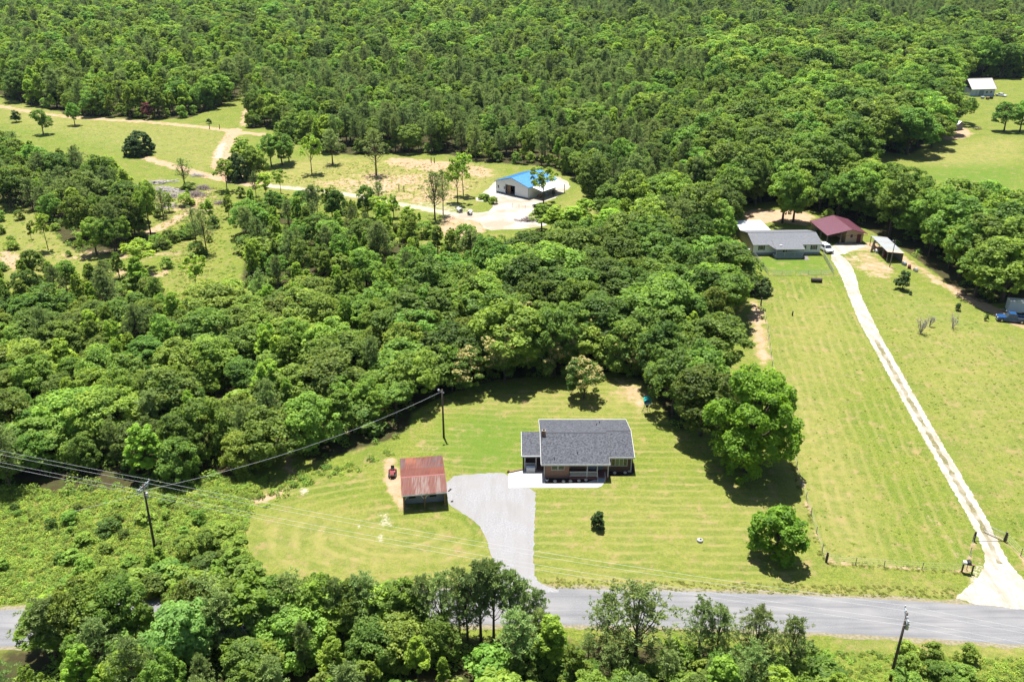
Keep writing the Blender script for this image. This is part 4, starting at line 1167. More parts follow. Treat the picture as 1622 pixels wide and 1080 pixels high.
# ------------------------------------------------------------------ blue-roofed metal building
def blue_building():
    a = Vector((*G(786, 304), 0)); b = Vector((*G(837, 315.5), 0))
    ang = math.atan2(b.y - a.y, b.x - a.x)
    W = (b - a).length
    r = thing('metal_building', 'white metal workshop with bright blue gable roof on a pale gravel yard', 'building', a, ang)
    D, ze, zr = 13.0, 3.5, 5.3
    MB().box(0, .3 * W, 0, .15, 0, ze).build('wall', M['whitemetal'], r)
    MB().box(.58 * W, W, 0, .15, 0, ze).build('wall', M['whitemetal'], r)
    MB().box(.3 * W, .58 * W, 0, .15, 2.9, ze).build('wall', M['whitemetal'], r)
    MB().box(0, .15, .15, D, 0, ze).build('wall', M['whitemetal'], r); MB().box(W - .15, W, .15, D, 0, ze).build('wall', M['whitemetal'], r)
    MB().box(.15, W - .15, D - .15, D, 0, ze).build('wall', M['whitemetal'], r)
    for y_ in (0.01, D - .14):
        MB().prism([(0, ze), (W, ze), (W / 2, zr - .1)], y_, y_ + .12, 'y').build('gable', M['whitemetal'], r)
    prof = [(-.35, ze - .05), (W / 2, zr), (W + .35, ze - .05)]
    rf = MB().prism(prof + [(p, q - .1) for p, q in reversed(prof)], -.35, D + .35, 'y').build('roof', M['blueroof'], r)
    s = MB()
    for i in range(28):
        y_ = -.2 + i * .49
        s.tube([(-.35, y_, ze - .04), (W / 2, y_, zr + .01), (W + .35, y_, ze - .04)], .025, 4)
    s.build('roof_seam', M['blueroof'], rf, kind='stuff')
    for (p0, p1) in ((prof[0], prof[1]), (prof[1], prof[2])):
        MB().tube([(p0[0], -.38, p0[1] - .05), (p1[0], -.38, p1[1] - .05)], .09, 4).build('rake_trim', M['bluetrim'], rf)
    MB().box(0, .1, -.03, -.002, 0, ze).build('corner_trim', M['bluetrim'], r); MB().box(W - .1, W, -.03, -.002, 0, ze).build('corner_trim', M['bluetrim'], r)
    for q0, q1 in ((0, .3 * W), (.58 * W, W)):
        MB().box(q0, q1, -.06, -.032, 0, .25).build('base_trim', M['bluetrim'], r)
    # rolled-up door opening with brown inner door leaf
    MB().box(.31 * W, .42 * W, .5, .62, 0, 2.85).build('door', M['woodbrown'], r)
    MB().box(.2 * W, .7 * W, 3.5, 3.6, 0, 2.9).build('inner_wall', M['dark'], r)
    MB().box(.3 * W - .1, .3 * W - .002, -.05, -.002, 0, 2.95).build('door_trim', M['bluetrim'], r); MB().box(.58 * W + .002, .58 * W + .1, -.05, -.002, 0, 2.95).build('door_trim', M['bluetrim'], r)
    for q in (.05, .24):
        window(r, W * q, 0, 1.3, .55, .9)
    # white lean-to on the right side
    MB().prism([(W + .36, 3.2), (W + 4.0, 2.55), (W + 4.0, 2.63), (W + .36, 3.28)], 1.4, D - .5, 'y').build('lean_to_roof', M['whitemetal'], r)
    for y_ in (1.6, 6.8, D - .8):
        MB().box(W + 3.75, W + 3.9, y_, y_ + .14, 0, 2.56).build('lean_to_post', M['polewood'], r)
    for i in range(3):
        c = Matrix.Rotation(ang, 3, 'Z') @ Vector((W + 1.6 + .3 * i, 3.5 + 2.8 * i, 0)) + a
        o = MB().tube([(0, -.5, .5), (0, .5, .5)], .5, 12).box(-.45, .45, -.4, .4, 0, .08).build('reel', (M['woodbrown'], M['bluegrey'], M['black'])[i], None, c, ang + .3 * i)
        tag(o, ('brown', 'grey', 'black')[i] + ' reel stored under the white lean-to roof', 'reel', 'reels under the lean-to')
blue_building()

def culverts():
    for u, v, an, lb in ((728, 336, .5, 'pale concrete pipe lying by the dirt track, left of the two'), (744.5, 340, -.2, 'pale concrete pipe lying by the dirt track, right of the two')):
        x, y = G(u, v)
        r = thing('concrete_pipe', lb, 'pipe', (x, y, .62), an, 'concrete pipes by the track')
        n = 18
        v_, f_ = [], []
        for y_ in (-.9, .9):
            for rad in (.62, .48):
                for k in range(n):
                    t = 2 * math.pi * k / n
                    v_.append((rad * math.cos(t), y_, rad * math.sin(t)))
        for k in range(n):
            k2 = (k + 1) % n
            f_ += [(k, k2, 2 * n + k2, 2 * n + k), (n + k, 3 * n + k, 3 * n + k2, n + k2), (k, n + k, n + k2, k2), (2 * n + k, 2 * n + k2, 3 * n + k2, 3 * n + k)]
        MB().add(v_, f_).build('pipe_shell', M['pipe'], r)
        MB().tube([(0, -.88, 0), (0, -.93, 0)], [.02, .02], 6).build('lifting_eye', M['steel'], r)
culverts()

def tank():
    x, y = G(1293, 447)
    r = thing('drain_pipe', 'dark ribbed pipe section lying in the field before the chain link fence', 'pipe', (x, y, .5), math.radians(-8))
    pts, rr = [], []
    for i in range(15):
        pts.append((-1.15 + i * 2.3 / 14, 0, 0)); rr.append(.5 if i % 2 else .45)
    MB().tube(pts, rr, 16).build('pipe_shell', plain('brown_black_pipe', (.05, .035, .03), .7), r)
    for e in (-1.152, 1.152):
        MB().tube([(e, 0, 0), (e + (.01 if e > 0 else -.01), 0, 0)], .36, 14).build('pipe_mouth', M['dark'], r)
tank()

# ------------------------------------------------------------------ far barn group
def barn():
    x, y = G(1546, 153)
    r = thing('barn', 'tall white barn with a pale metal roof at the far wood edge', 'barn', (x, y, 0), math.radians(9))
    W, D, ze, zr = 9.2, 9.0, 3.6, 7.4
    MB().box(0, W, 0, D, 0, ze).build('wall', M['skyblue'], r)
    for q in (.02, W - .14):
        MB().prism([(0, ze), (D, ze), (D / 2, zr - .1)], q, q + .12, 'x').build('gable', M['whitemetal'], r)
    prof = [(-.6, ze - .3), (D / 2, zr), (D + .6, ze - .3)]
    rf = MB().prism(prof + [(p, q - .12) for p, q in reversed(prof)], -3.2, W + .5, 'x').build('roof', M['barnroof'], r)
    MB().tube([(W + .52, -.6, ze - .3), (W + .52, D / 2, zr), (W + .52, D + .6, ze - .3)], .12, 4).build('rake_trim', M['door_red'], rf)
    MB().tube([(-3.2, D / 2, zr), (W + .5, D / 2, zr)], .12, 4).build('ridge_cap', M['barnroof'], rf)
    d = MB().box(1.2, 3.6, -.1, -.002, 0, 2.8).build('door', M['bluedoor'], r)
    MB().box(3.3, 3.4, -.14, -.101, 1.1, 1.3).build('handle', M['black'], d)
    for q in (4.6, 6.8): window(r, q, 0, 1.2, 1.1, 1.2)
    MB().box(-3.1, -.002, 0.2, D - .2, 0, ze - .1).build('side_bay', M['skyblue'], r)
barn()
for i, (u, v, mt, lb) in enumerate(((1556, 157, 'white', 'white bin standing in front of the pale roofed barn'), (1564, 158, 'woodbrown', 'brown box standing in front of the pale roofed barn'), (1570, 157, 'black', 'black bin standing in front of the pale roofed barn'))):
    x, y = G(u, v)
    o = MB().prism([(-.6, 0), (.6, 0), (.7, 1.0), (-.7, 1.0)], -.5, .5, 'y').box(-.75, .75, -.55, .55, 1.0, 1.1).build('bin', M[mt], None, (x, y, 0), .3 * i)
    tag(o, lb, 'bin', 'bins before the barn')

def small_shed():
    x, y = G(1508, 204)
    r = thing('garden_shed', 'small shed with a pale roof half hidden by a round tree', 'shed', (x, y, 0), math.radians(35))
    MB().box(-2.2, 2.2, -3, 3, 0, 2.3).build('wall', M['greywood'], r)
    prof = [(-2.6, 2.2), (0, 3.3), (2.6, 2.2)]
    MB().prism(prof + [(p, q - .1) for p, q in reversed(prof)], -3.3, 3.3, 'y').build('roof', M['whitemetal'], r)
    MB().box(2.202, 2.25, -.6, .6, 0, 2.0).build('door', M['dark'], r)
    MB().prism([(-2.2, 2.3), (2.2, 2.3), (0, 3.15)], -2.99, -2.9, 'y').build('gable', M['greywood'], r)
small_shed()
def picnic():
    x, y = G(1547.5, 205)
    r = thing('picnic_table', 'dark picnic table on the grass beside the small shed', 'table', (x, y, 0), .3)
    MB().box(-1.6, 1.6, -.5, .5, .75, .82).build('table_top', M['polewood'], r)
    for s in (-1, 1):
        MB().box(-1.6, 1.6, s * .95 - .18, s * .95 + .18, .43, .49).build('bench', M['polewood'], r)
        MB().tube([(s * 1.2, -.95, 0), (s * 1.2, -.3, .75)], .06, 4).build('leg', M['polewood'], r)
        MB().tube([(s * 1.2, .95, 0), (s * 1.2, .3, .75)], .06, 4).build('leg', M['polewood'], r)
        MB().box(s * 1.2 - .04, s * 1.2 + .04, -1.1, 1.1, .36, .43).build('bench_support', M['polewood'], r)
picnic()

# ------------------------------------------------------------------ field fences, gate, mailboxes
def wire_fence(name, pxline, spacing, label, big_ends=True, h=1.15, nw=4):
    pts = [Vector((*G(*p), 0)) for p in pxline]
    r = thing(name, label, 'fence', pts[0])
    o = pts[0]
    tot = 0
    for a, b in zip(pts[:-1], pts[1:]):
        d = (b - a).length
        n = max(1, round(d / spacing))
        for i in range(n):
            p = a.lerp(b, i / n) - o
            q = Vector((rnd.uniform(-.05, .05), rnd.uniform(-.05, .05), h + rnd.uniform(-.08, .1)))
            MB().tube([p, p + q], .045, 6).build('post', M['greywood'], r)
        for k in range(nw):
            z = .2 + k * (h - .25) / (nw - 1)
            MB().tube([a - o + Vector((0, 0, z)), b - o + Vector((0, 0, z))], .005, 3).build('strand', M['steel'], r)
    return r
wire_fence('wire_fence', [(1206, 482), (1216, 525), (1223, 580), (1262, 742), (1302, 874), (1308.5, 889)], 4.0, 'thin wire fence along the left side of the mown field')
wire_fence('wire_fence', [(1310, 890), (1400, 898), (1460, 902), (1531, 905)], 4.0, 'thin wire fence along the road side of the mown field')
wire_fence('wire_fence', [(1531, 902), (1541, 858)], 3.0, 'short wire fence from the mailbox to the gate post')
wire_fence('wire_fence', [(1594, 857), (1640, 905), (1700, 960)], 3.0, 'short wire fence right of the farm gate')
def stout_post(u, v, h, label, cat='post'):
    x, y = G(u, v)
    r = thing('fence_post', label, cat, (x, y, 0), rnd.uniform(0, 1), 'stout fence posts')
    MB().tube([(0, 0, 0), (.02, .02, h * .5), (.05, .0, h)], [.15, .14, .12], 8).build('shaft', M['polewood'], r)
    MB().tube([(.05, 0, h), (.05, 0, h + .04)], [.12, .06], 8).build('cap', M['greywood'], r)
    return r
stout_post(1308.5, 890, 1.5, 'stout dark corner post of the mown field by the road')
stout_post(1542, 857, 1.5, 'stout dark gate post on the left of the gravel drive')
stout_post(1591, 857.5, 1.5, 'stout dark gate post on the right of the gravel drive')
stout_post(1205, 484, 1.7, 'stout dark post at the far corner of the mown field')
stout_post(332, 204.5, 2.0, 'dark post beside the far dirt track, left of two')
stout_post(348, 205, 2.0, 'dark post beside the far dirt track, right of two')
stout_post(683, 258, 1.9, 'dark post on the bare soil before the far pines, left of two')
stout_post(688, 258.5, 1.9, 'dark post on the bare soil before the far pines, right of two')
stout_post(632, 303, 1.9, 'dark post above the pale dirt track, left of two')
stout_post(640, 304, 1.9, 'dark post above the pale dirt track, right of two')
stout_post(1255, 500, 1.0, 'short leaning dark post alone in the mown field')
def gate():
    a, b = Vector((*G(1590, 857), 0)), Vector((*G(1575, 850), 0))
    r = thing('farm_gate', 'grey tube farm gate standing open by the gravel drive', 'gate', a, math.atan2(b.y - a.y, b.x - a.x))
    L_ = 2.6
    MB().tube([(.1, 0, .2), (L_, 0, .2), (L_, 0, 1.2), (.1, 0, 1.2), (.1, 0, .2)], .035, 5).build('gate_frame', M['steel'], r)
    for z in (.45, .7, .95):
        MB().tube([(.1, 0, z), (L_, 0, z)], .02, 4).build('gate_bar', M['steel'], r)
    x, y = G(1566, 857)
    o = MB().tube([(-1.9, 0, .03), (0, 0, .02), (1.9, 0, .03)], .03, 4).box(-1.95, -1.85, -.05, .05, 0, .06).build('cattle_cable', M['polewood'], None, (x, y, .012))
    tag(o, 'dark cable lying across the gravel drive between the gate posts', 'cable')
gate()
def mailboxes():
    x, y = G(1531, 907)
    r = thing('mailbox', 'dark mailbox on a leaning timber frame beside the gravel drive', 'mailbox', (x, y, 0), math.radians(-15))
    for s in (-.55, .55):
        MB().box(s - .08, s + .08, -.08, .08, 0, 1.25).build('post', M['polewood'], r)
    MB().box(-.7, .7, -.12, .12, 1.25, 1.35).build('plank', M['woodbrown'], r)
    arch = [(-.22, 1.352), (.22, 1.352)] + [(.22 * math.cos(t), 1.58 + .22 * math.sin(t)) for t in np.linspace(0, math.pi, 7)]
    b = MB().prism(arch, -.32, .32, 'y').build('box', M['black'], r)
    MB().box(.225, .25, .05, .09, 1.5, 1.85).build('flag', M['red'], r)
    MB().box(-.66, -.26, -.25, .25, 1.352, 1.62).build('paper_box', M['white'], r)
mailboxes()
# fences by the blue-roofed building
wire_fence('rail_fence', [(812, 329), (822, 330.5), (842, 333)], 2.2, 'short dark rail fence before the blue roofed building', h=1.3, nw=2)
stout_post(787, 323.5, 1.9, 'dark post left of the entrance to the blue roofed building')

# ------------------------------------------------------------------ bare shrubs in the right field
def bare_shrub(u, v, h, spread_, n, label, seed, leafy=False):
    x, y = G(u, v)
    g = random.Random(seed)
    r = thing('bare_shrub', label, 'shrub', (x, y, 0))
    stems, twigs = MB(), MB()
    for i in range(n):
        a = g.uniform(0, 6.28)
        L_ = g.uniform(.7, 1.1) * h
        d = Vector((math.cos(a) * spread_ * g.uniform(.3, 1), math.sin(a) * spread_ * g.uniform(.3, 1), L_))
        m = d * .5 + Vector((g.uniform(-.15, .15), g.uniform(-.15, .15), .1))
        MB().tube([(0, 0, 0), m, d], [.07, .045, .015], 5).build('stem', M['brushtwig'], r)
        for k in range(16):
            t = g.uniform(.35, 1)
            b = (m * (t / .5)) if t < .5 else m.lerp(d, (t - .5) * 2)
            e = b + Vector((g.gauss(0, .35), g.gauss(0, .35), g.uniform(.1, .7))) * h * .3
            twigs.tube([b, b.lerp(e, .5) + Vector((g.uniform(-.05, .05), g.uniform(-.05, .05), .03)), e], [.018, .013, .006], 4)
            for q in range(3):
                e2 = e + Vector((g.gauss(0, .25), g.gauss(0, .25), g.uniform(0, .4))) * h * .22
                twigs.tube([b.lerp(e, .6), e2], [.01, .005], 3)
    twigs.build('twigs', M['brushtwig'], r, kind='stuff')
M['brushtwig'] = plain('grey_twigs', (.42, .38, .36), .95, var=.25)
bare_shrub(1458, 528, 3.0, 1.2, 9, 'large bare grey shrub alone in the right field', 51)
bare_shrub(1472, 517, 2.0, .9, 6, 'smaller bare shrub just right of the large bare grey one', 52)
bare_shrub(1509, 519, 2.6, 1.6, 5, 'thin leaning bare shrub in the middle of the right field', 53)

# ------------------------------------------------------------------ brush piles
def brush_pile(name, u, v, L_, W, h, n, label, seed, mat='deadwood', logs=False):
    x, y = G(u, v)
    g = random.Random(seed)
    r = thing(name, label, 'brush pile', (x, y, 0), g.uniform(-.4, .4))
    mb = MB()
    for i in range(n):
        l = g.uniform(.8, 2.6) if not logs else g.uniform(2.0, 3.6)
        cx, cy = g.gauss(0, L_ / 3.4), g.gauss(0, W / 3.4)
        hz = max(.08, h * (1 - (cx / L_ * 2) ** 2) * (1 - (cy / W * 2) ** 2) * g.uniform(.2, 1))
        an = g.gauss(.2, .5) if logs else g.uniform(0, math.pi)
        tl = g.gauss(0, .06 if logs else .3)
        d = Vector((math.cos(an), math.sin(an), tl)) * l / 2
        c = Vector((cx, cy, hz + abs(d.z) * .5))
        rr = g.uniform(.08, .17) if logs else g.uniform(.03, .07)
        mb.tube([c - d, c + Vector((0, 0, g.uniform(-.05, .1))), c + d], [rr, rr * .9, rr * .5], 5)
    mb.build('sticks', M[mat], r, kind='stuff')
M['brushdark'] = plain('old_brush', (.36, .29, .27), .95, var=.3)
brush_pile('brush_pile', 262, 302, 9, 4, 1.1, 110, 'long pale grey pile of felled logs in the clearing', 1, logs=True)
brush_pile('brush_pile', 252, 290, 7, 3, .8, 70, 'upper pale grey log pile at the clearing edge', 2, logs=True)
brush_pile('brush_pile', 312, 310, 5, 3.5, 1.3, 200, 'dark brown brush heap in the clearing beside green bramble', 3, 'brushdark')
brush_pile('brush_pile', 322, 299, 4, 2.6, 1.0, 140, 'small dark brush heap above the large one in the clearing', 4, 'brushdark')
brush_pile('brush_pile', 276, 312, 4, 2.4, 1.0, 120, 'grey brush heap between log pile and green bramble', 5)
brush_pile('brush_pile', 268, 328, 5, 3.0, .9, 130, 'lowest grey brush heap in the clearing', 6)
brush_pile('brush_pile', 349, 323, 3, 1.6, .8, 80, 'small brown brush heap by the leafy trees', 7, 'brushdark')
brush_pile('brush_pile', 313, 279, 4, 1.6, .7, 90, 'thin grey brush heap below the dirt track', 8)
brush_pile('brush_pile', 836, 350, 5, 2, .8, 130, 'brown brush heap at the front of the gravel yard', 9, 'brushdark')

# ------------------------------------------------------------------ trees: crown and trunk meshes
def nrmz(a):
    return a / np.maximum(np.linalg.norm(a, axis=1, keepdims=True), 1e-9)

def cards(P, Nn, size, rng, aspect=.55, tone=None):
    """rhombic leaves / leaf sprays at P facing Nn"""
    n = len(P)
    ref = rng.normal(size=(n, 3))
    a = nrmz(np.cross(Nn, ref)); b = np.cross(Nn, a)
    s = size if np.ndim(size) else np.full(n, size)
    s = (s * rng.uniform(.7, 1.3, n))[:, None]
    fold = Nn * s * rng.uniform(-.18, .18, (n, 1))
    v = np.stack([P - a * s, P + b * s * aspect + fold, P + a * s, P - b * s * aspect + fold], 1).reshape(-1, 3)
    q = np.arange(4 * n).reshape(n, 4)
    t = rng.uniform(0, 1, n) if tone is None else tone
    return v, q, np.repeat(t, 4)

def sphere_dirs(n, rng, zmin=-1.0):
    z = rng.uniform(zmin, 1, n); t = rng.uniform(0, 2 * math.pi, n); r = np.sqrt(1 - z * z)
    return np.stack([r * np.cos(t), r * np.sin(t), z], 1)

def crown_broad(name, mat, seed, R, z0, z1, nlobe=9, nclump=90, nleaf=55, leaf=.26, clump=.2, flower=0.0, taper=0.0, zmin=-.75, lobe_r=.5):
    """lobed crown: lobes -> leaf clumps on the lobes -> leaves on the clumps"""
    rng = np.random.default_rng(seed)
    h = (z1 - z0) / 2; c = np.array([0, 0, z0 + h])
    d = sphere_dirs(nlobe, rng, zmin)
    d[0] = (0, 0, .95)
    wid = 1 - taper * np.clip(d[:, 2:3], -.2, 1)
    lc = c + d * np.array([R * .58, R * .58, h * .62]) * np.concatenate([wid, wid, np.ones_like(wid)], 1) * rng.uniform(.8, 1.1, (nlobe, 1))
    lr = R * lobe_r * rng.uniform(.75, 1.15, nlobe)
    # clumps on lobe surfaces, kept when not buried in another lobe
    k = nclump * 4
    li = rng.integers(0, nlobe, k)
    cd_ = sphere_dirs(k, rng, -.7)
    cp = lc[li] + cd_ * lr[li][:, None] * np.array([1, 1, min(1.0, h / R * .95)])
    dist = np.linalg.norm((cp[:, None, :] - lc[None]) / np.array([1, 1, min(1.0, h / R * .95)]), axis=2) / lr[None]
    dist[np.arange(k), li] = 9
    keep = np.where(dist.min(1) > .72)[0][:nclump]
    cp, cd_ = cp[keep], cd_[keep]
    cp[:, 2] = np.maximum(cp[:, 2], max(.15, z0 * .6 + .1))
    m = len(cp)
    cr = R * clump * rng.uniform(.7, 1.3, m)
    ct = rng.uniform(0, 1, m)
    fl = (rng.uniform(0, 1, m) < flower) & (cp[:, 2] > c[2] - h * .1)
    ci = np.repeat(np.arange(m), nleaf)
    ld = sphere_dirs(len(ci), rng, -.55)
    rad = rng.uniform(.45, 1.0, len(ci)) ** .5
    P = cp[ci] + ld * (cr[ci] * rad)[:, None] * np.array([1.1, 1.1, .8])
    N_ = nrmz(ld * .5 + cd_[ci] * .25 + np.array([0, 0, .6]) + rng.normal(size=(len(ci), 3)) * .5)
    tone = np.clip(.55 * ct[ci] + .45 * rng.uniform(0, 1, len(ci)), 0, 1)
    if flower:
        ff = fl[ci] & (ld[:, 2] > .0) & (rng.uniform(0, 1, len(ci)) < .8)
        tone[ff] = 2.0
    v, q, t = cards(P, N_, leaf, rng, tone=tone)
    me = mesh_np(name, v, q, t); me.materials.append(M[mat])
    return me, lc

def trunk_mesh(name, seed, H, r0, tips, mat='bark', lean=.25, n=7):
    g = random.Random(seed)
    mb = MB()
    top = Vector((g.uniform(-lean, lean), g.uniform(-lean, lean), H))
    mid = top * .5 + Vector((g.uniform(-lean, lean), g.uniform(-lean, lean), 0)) * .6
    mid.z = H * .5
    pts = [Vector((0, 0, -.05)), Vector((mid.x * .3, mid.y * .3, H * .2)), mid, top]
    mb.tube(pts, [r0 * 1.25, r0, r0 * .72, r0 * .3], n, False)
    for t in tips:
        t = Vector(t)
        s = max(.3, min(.75, (t.z / H) * .55)) + g.uniform(-.05, .05)
        b = (mid * (s / .5)) if s < .5 else mid.lerp(top, (s - .5) / .5)
        m = b.lerp(t, .5) + Vector((0, 0, -.12 * (t - b).length))
        mb.tube([b, m, t], [r0 * .42, r0 * .28, r0 * .1], 5, False)
    me = bpy.data.meshes.new(name)
    me.from_pydata(mb.v, [], mb.f)
    me.polygons.foreach_set('use_smooth', [True] * len(me.polygons))
    me.materials.append(M[mat]); me.update()
    return me

def crown_pine(name, seed, H, zc, R, nbr=46, ntuft=7, needles=15, ln=.36, mat='pine', dens=1.0):
    """whorled branches carrying bursts of needles; returns crown mesh and branch tips"""
    rng = np.random.default_rng(seed)
    Pl, Dl, tips = [], [], []
    for i in range(nbr):
        f = (i + rng.uniform(0, 1)) / nbr
        z = zc + (H - zc) * f
        prof = math.sin(math.pi * min(1, (.22 + .78 * f) ** .9)) ** .7 if f < .9 else .35
        L_ = R * max(.22, prof) * rng.uniform(.65, 1.15)
        a = i * 2.4 + rng.uniform(-.5, .5)
        up = .1 + .5 * f + rng.uniform(-.1, .15)
        d = np.array([math.cos(a), math.sin(a), up])
        tips.append(tuple(np.array([0, 0, z]) + d * L_ * .92))
        for t in np.linspace(.38, 1.0, ntuft):
            off = rng.normal(size=3) * .22 * L_ * t * np.array([1, 1, .55])
            Pl.append(np.array([0, 0, z]) + d * L_ * t + off); Dl.append(d)
    for k in range(5):
        Pl.append(np.array([0, 0, H - .1 * k]) + rng.normal(size=3) * .12); Dl.append(np.array([0, 0, 1.0]))
    P = np.array(Pl); D = nrmz(np.array(Dl))
    m = len(P)
    ci = np.repeat(np.arange(m), needles)
    nd = nrmz(sphere_dirs(len(ci), rng) + D[ci] * .5 + np.array([0, 0, .35]))
    le = (ln * rng.uniform(.7, 1.25, len(ci)))[:, None]
    side = nrmz(np.cross(nd, rng.normal(size=(len(ci), 3)))) * ln * .12
    b = P[ci] + rng.normal(size=(len(ci), 3)) * .06
    v = np.stack([b - side * .5, b + nd * le * .55 - side, b + nd * le, b + nd * le * .55 + side], 1).reshape(-1, 3)
    q = np.arange(4 * len(ci)).reshape(-1, 4)
    tn = np.repeat(np.clip(.5 * rng.uniform(0, 1, m)[ci] + .5 * rng.uniform(0, 1, len(ci)), 0, 1), 4)
    me = mesh_np(name, v, q, tn); me.materials.append(M[mat])
    return me, tips

def combine(name, crown, trunk):
    """one mesh of both, for the massed woods"""
    import bmesh
    b = bmesh.new(); b.from_mesh(crown)
    b.verts.layers.float.get('tone') or b.verts.layers.float.new('tone')
    nf = len(b.faces)
    b.from_mesh(trunk)
    b.faces.ensure_lookup_table()
    for f in b.faces[nf:]: f.material_index = 1
    me = bpy.data.meshes.new(name); b.to_mesh(me); b.free()
    me.materials.append(crown.materials[0]); me.materials.append(trunk.materials[0])
    return me

KIND = {}     # kind -> list of (crown, trunk, height, radius)
def reg(kind, crown, trunk, H, R):
    KIND.setdefault(kind, []).append((crown, trunk, H, R))

for i in range(5):      # round-headed oaks and maples
    R, H = 3.6, 9.5
    c, lc = crown_broad('oak_crown', 'oak', 100 + i, R, .6 + .3 * (i % 3), H, 10 + i % 3, 170, 52, .19, .15)
    reg('oak', c, trunk_mesh('oak_trunk', i, H * .7, .2, lc), H, R)
for i in range(4):      # taller yellow-green sweetgum and tulip trees
    R, H = 2.3, 12.0
    c, lc = crown_broad('tulip_crown', 'tulip', 200 + i, R, .6, H, 15, 150, 46, .185, .17, taper=1.0, lobe_r=.45)
    reg('tulip', c, trunk_mesh('tulip_trunk', 20 + i, H * .8, .16, lc), H, R)
for i in range(4):      # vine-draped trees, leaves down to the ground
    R, H = 3.8, 7.6
    c, lc = crown_broad('vine_crown', 'drape', 300 + i, R, -.6, H, 15, 210, 52, .195, .15, zmin=-.9)
    reg('drape', c, trunk_mesh('vine_trunk', 40 + i, H * .7, .2, lc), H, R)
for i in range(5):      # loblolly pines
    H, R = 10.5, 2.5
    zc = (3.6, 4.4, 2.8, 5.2, 2.2)[i]
    c, tips = crown_pine('pine_crown', 400 + i, H, zc, R * (1, .9, 1.05, .85, 1.1)[i], nbr=44, ntuft=7, needles=17, ln=.40)
    reg('pine', c, trunk_mesh('pine_trunk', 60 + i, H, .15, tips[::2], 'pine_bark', lean=.15), H, R)
for i in range(2):      # dark cedars
    c, lc = crown_broad('cedar_crown', 'cedar', 500 + i, 1.5, -1.0, 5.0, 13, 120, 40, .14, .2, taper=.75, zmin=-.95)
    reg('cedar', c, trunk_mesh('cedar_trunk', 80 + i, 4.2, .1, lc), 5.0, 1.5)
for i in range(3):      # flowering mimosas
    c, lc = crown_broad('mimosa_crown', 'mimosa', 600 + i, 3.6, -.2, 8.0, 12, 170, 46, .19, .15, flower=.62)
    reg('mimosa', c, trunk_mesh('mimosa_trunk', 100 + i, 5.5, .17, lc), 8.0, 3.6)
for i in range(3):      # low bushy saplings
    c, lc = crown_broad('sapling_crown', 'under', 700 + i, 1.5, -.5, 3.0, 8, 54, 40, .15, .22)
    reg('sapling', c, trunk_mesh('sapling_trunk', 120 + i, 2.0, .05, lc), 3.0, 1.5)
c, lc = crown_broad('pecan_crown', 'pecan', 811, 7.0, -1.6, 15.0, 40, 620, 62, .20, .085, zmin=-.97, lobe_r=.25)
reg('pecan', c, trunk_mesh('pecan_trunk', 140, 10.5, .42, lc), 15.0, 7.2)
c, lc = crown_broad('young_pecan_crown', 'pecan', 815, 3.3, -1.0, 7.0, 20, 200, 46, .20, .13, lobe_r=.33, zmin=-.95)
reg('young_pecan', c, trunk_mesh('young_pecan_trunk', 141, 5, .15, lc), 7.0, 3.3)
c, lc = crown_broad('pale_crown', 'pale', 820, 3.9, .2, 8.5, 16, 230, 60, .19, .13, lobe_r=.36)
reg('pale', c, trunk_mesh('pale_trunk', 142, 5.5, .2, lc), 8.5, 3.9)
c, lc = crown_broad('shrub_crown', 'darkshrub', 830, .85, -.8, 3.1, 9, 60, 34, .13, .26, zmin=-.95)
reg('darkshrub', c, trunk_mesh('shrub_trunk', 143, 2.0, .06, lc), 3.1, .85)
c, lc = crown_broad('round_bush_crown', 'cedar', 840, 2.6, -1.8, 4.6, 30, 420, 46, .15, .11, zmin=-.95, lobe_r=.45)
reg('round_bush', c, trunk_mesh('round_bush_trunk', 144, 2.6, .12, lc), 4.6, 2.6)
c, lc = crown_broad('purple_crown', 'purple', 850, 2.2, .5, 6, 9, 60, 44, .24, .2)
reg('purple', c, trunk_mesh('purple_trunk', 145, 4, .1, lc), 6, 2.2)
for i in range(2):      # thin see-through pines
    c, tips = crown_pine('thin_pine_crown', 860 + i, 9.0, 3.6, 1.8, nbr=26, ntuft=5, needles=13, ln=.36)
    reg('thin_pine', c, trunk_mesh('thin_pine_trunk', 146 + i, 9.0, .11, tips, 'pine_bark', lean=.2), 9.0, 1.8)
for i in range(2):      # sparse light-leaved young trees
    c, lc = crown_broad('sparse_crown', 'tulip', 870 + i, 2.3, 3.0, 8.5, 9, 42, 30, .25, .2, lobe_r=.5)
    reg('sparse', c, trunk_mesh('sparse_trunk', 150 + i, 6.5, .1, lc, lean=.3), 8.5, 2.3)

TREES = []     # every tree: kind, variant, x, y, scale xy, scale z, rot, zone
def put(kind, x, y, h=None, w=None, zone='', var=None, rot=None, label=None, cat='tree'):
    v = rnd.randrange(len(KIND[kind])) if var is None else var
    H, R = KIND[kind][v][2:]
    sz = (h or H) / H
    sw = (w or R * sz) / R
    TREES.append(dict(kind=kind, v=v, x=x, y=y, sw=sw, sz=sz, rot=rnd.uniform(0, 6.28) if rot is None else rot, zone=zone, label=label, cat=cat, h=h or H))

def puts(kind, u, v, h, w=None, label=None, cat='tree', var=None, zone='single'):
    x, y = G(u, v)
    put(kind, x, y, h, w, zone, var, None, label, cat)

def pick(mix):
    t = rnd.random() * sum(m[1] for m in mix)
    for m in mix:
        t -= m[1]
        if t <= 0: return m
    return mix[-1]

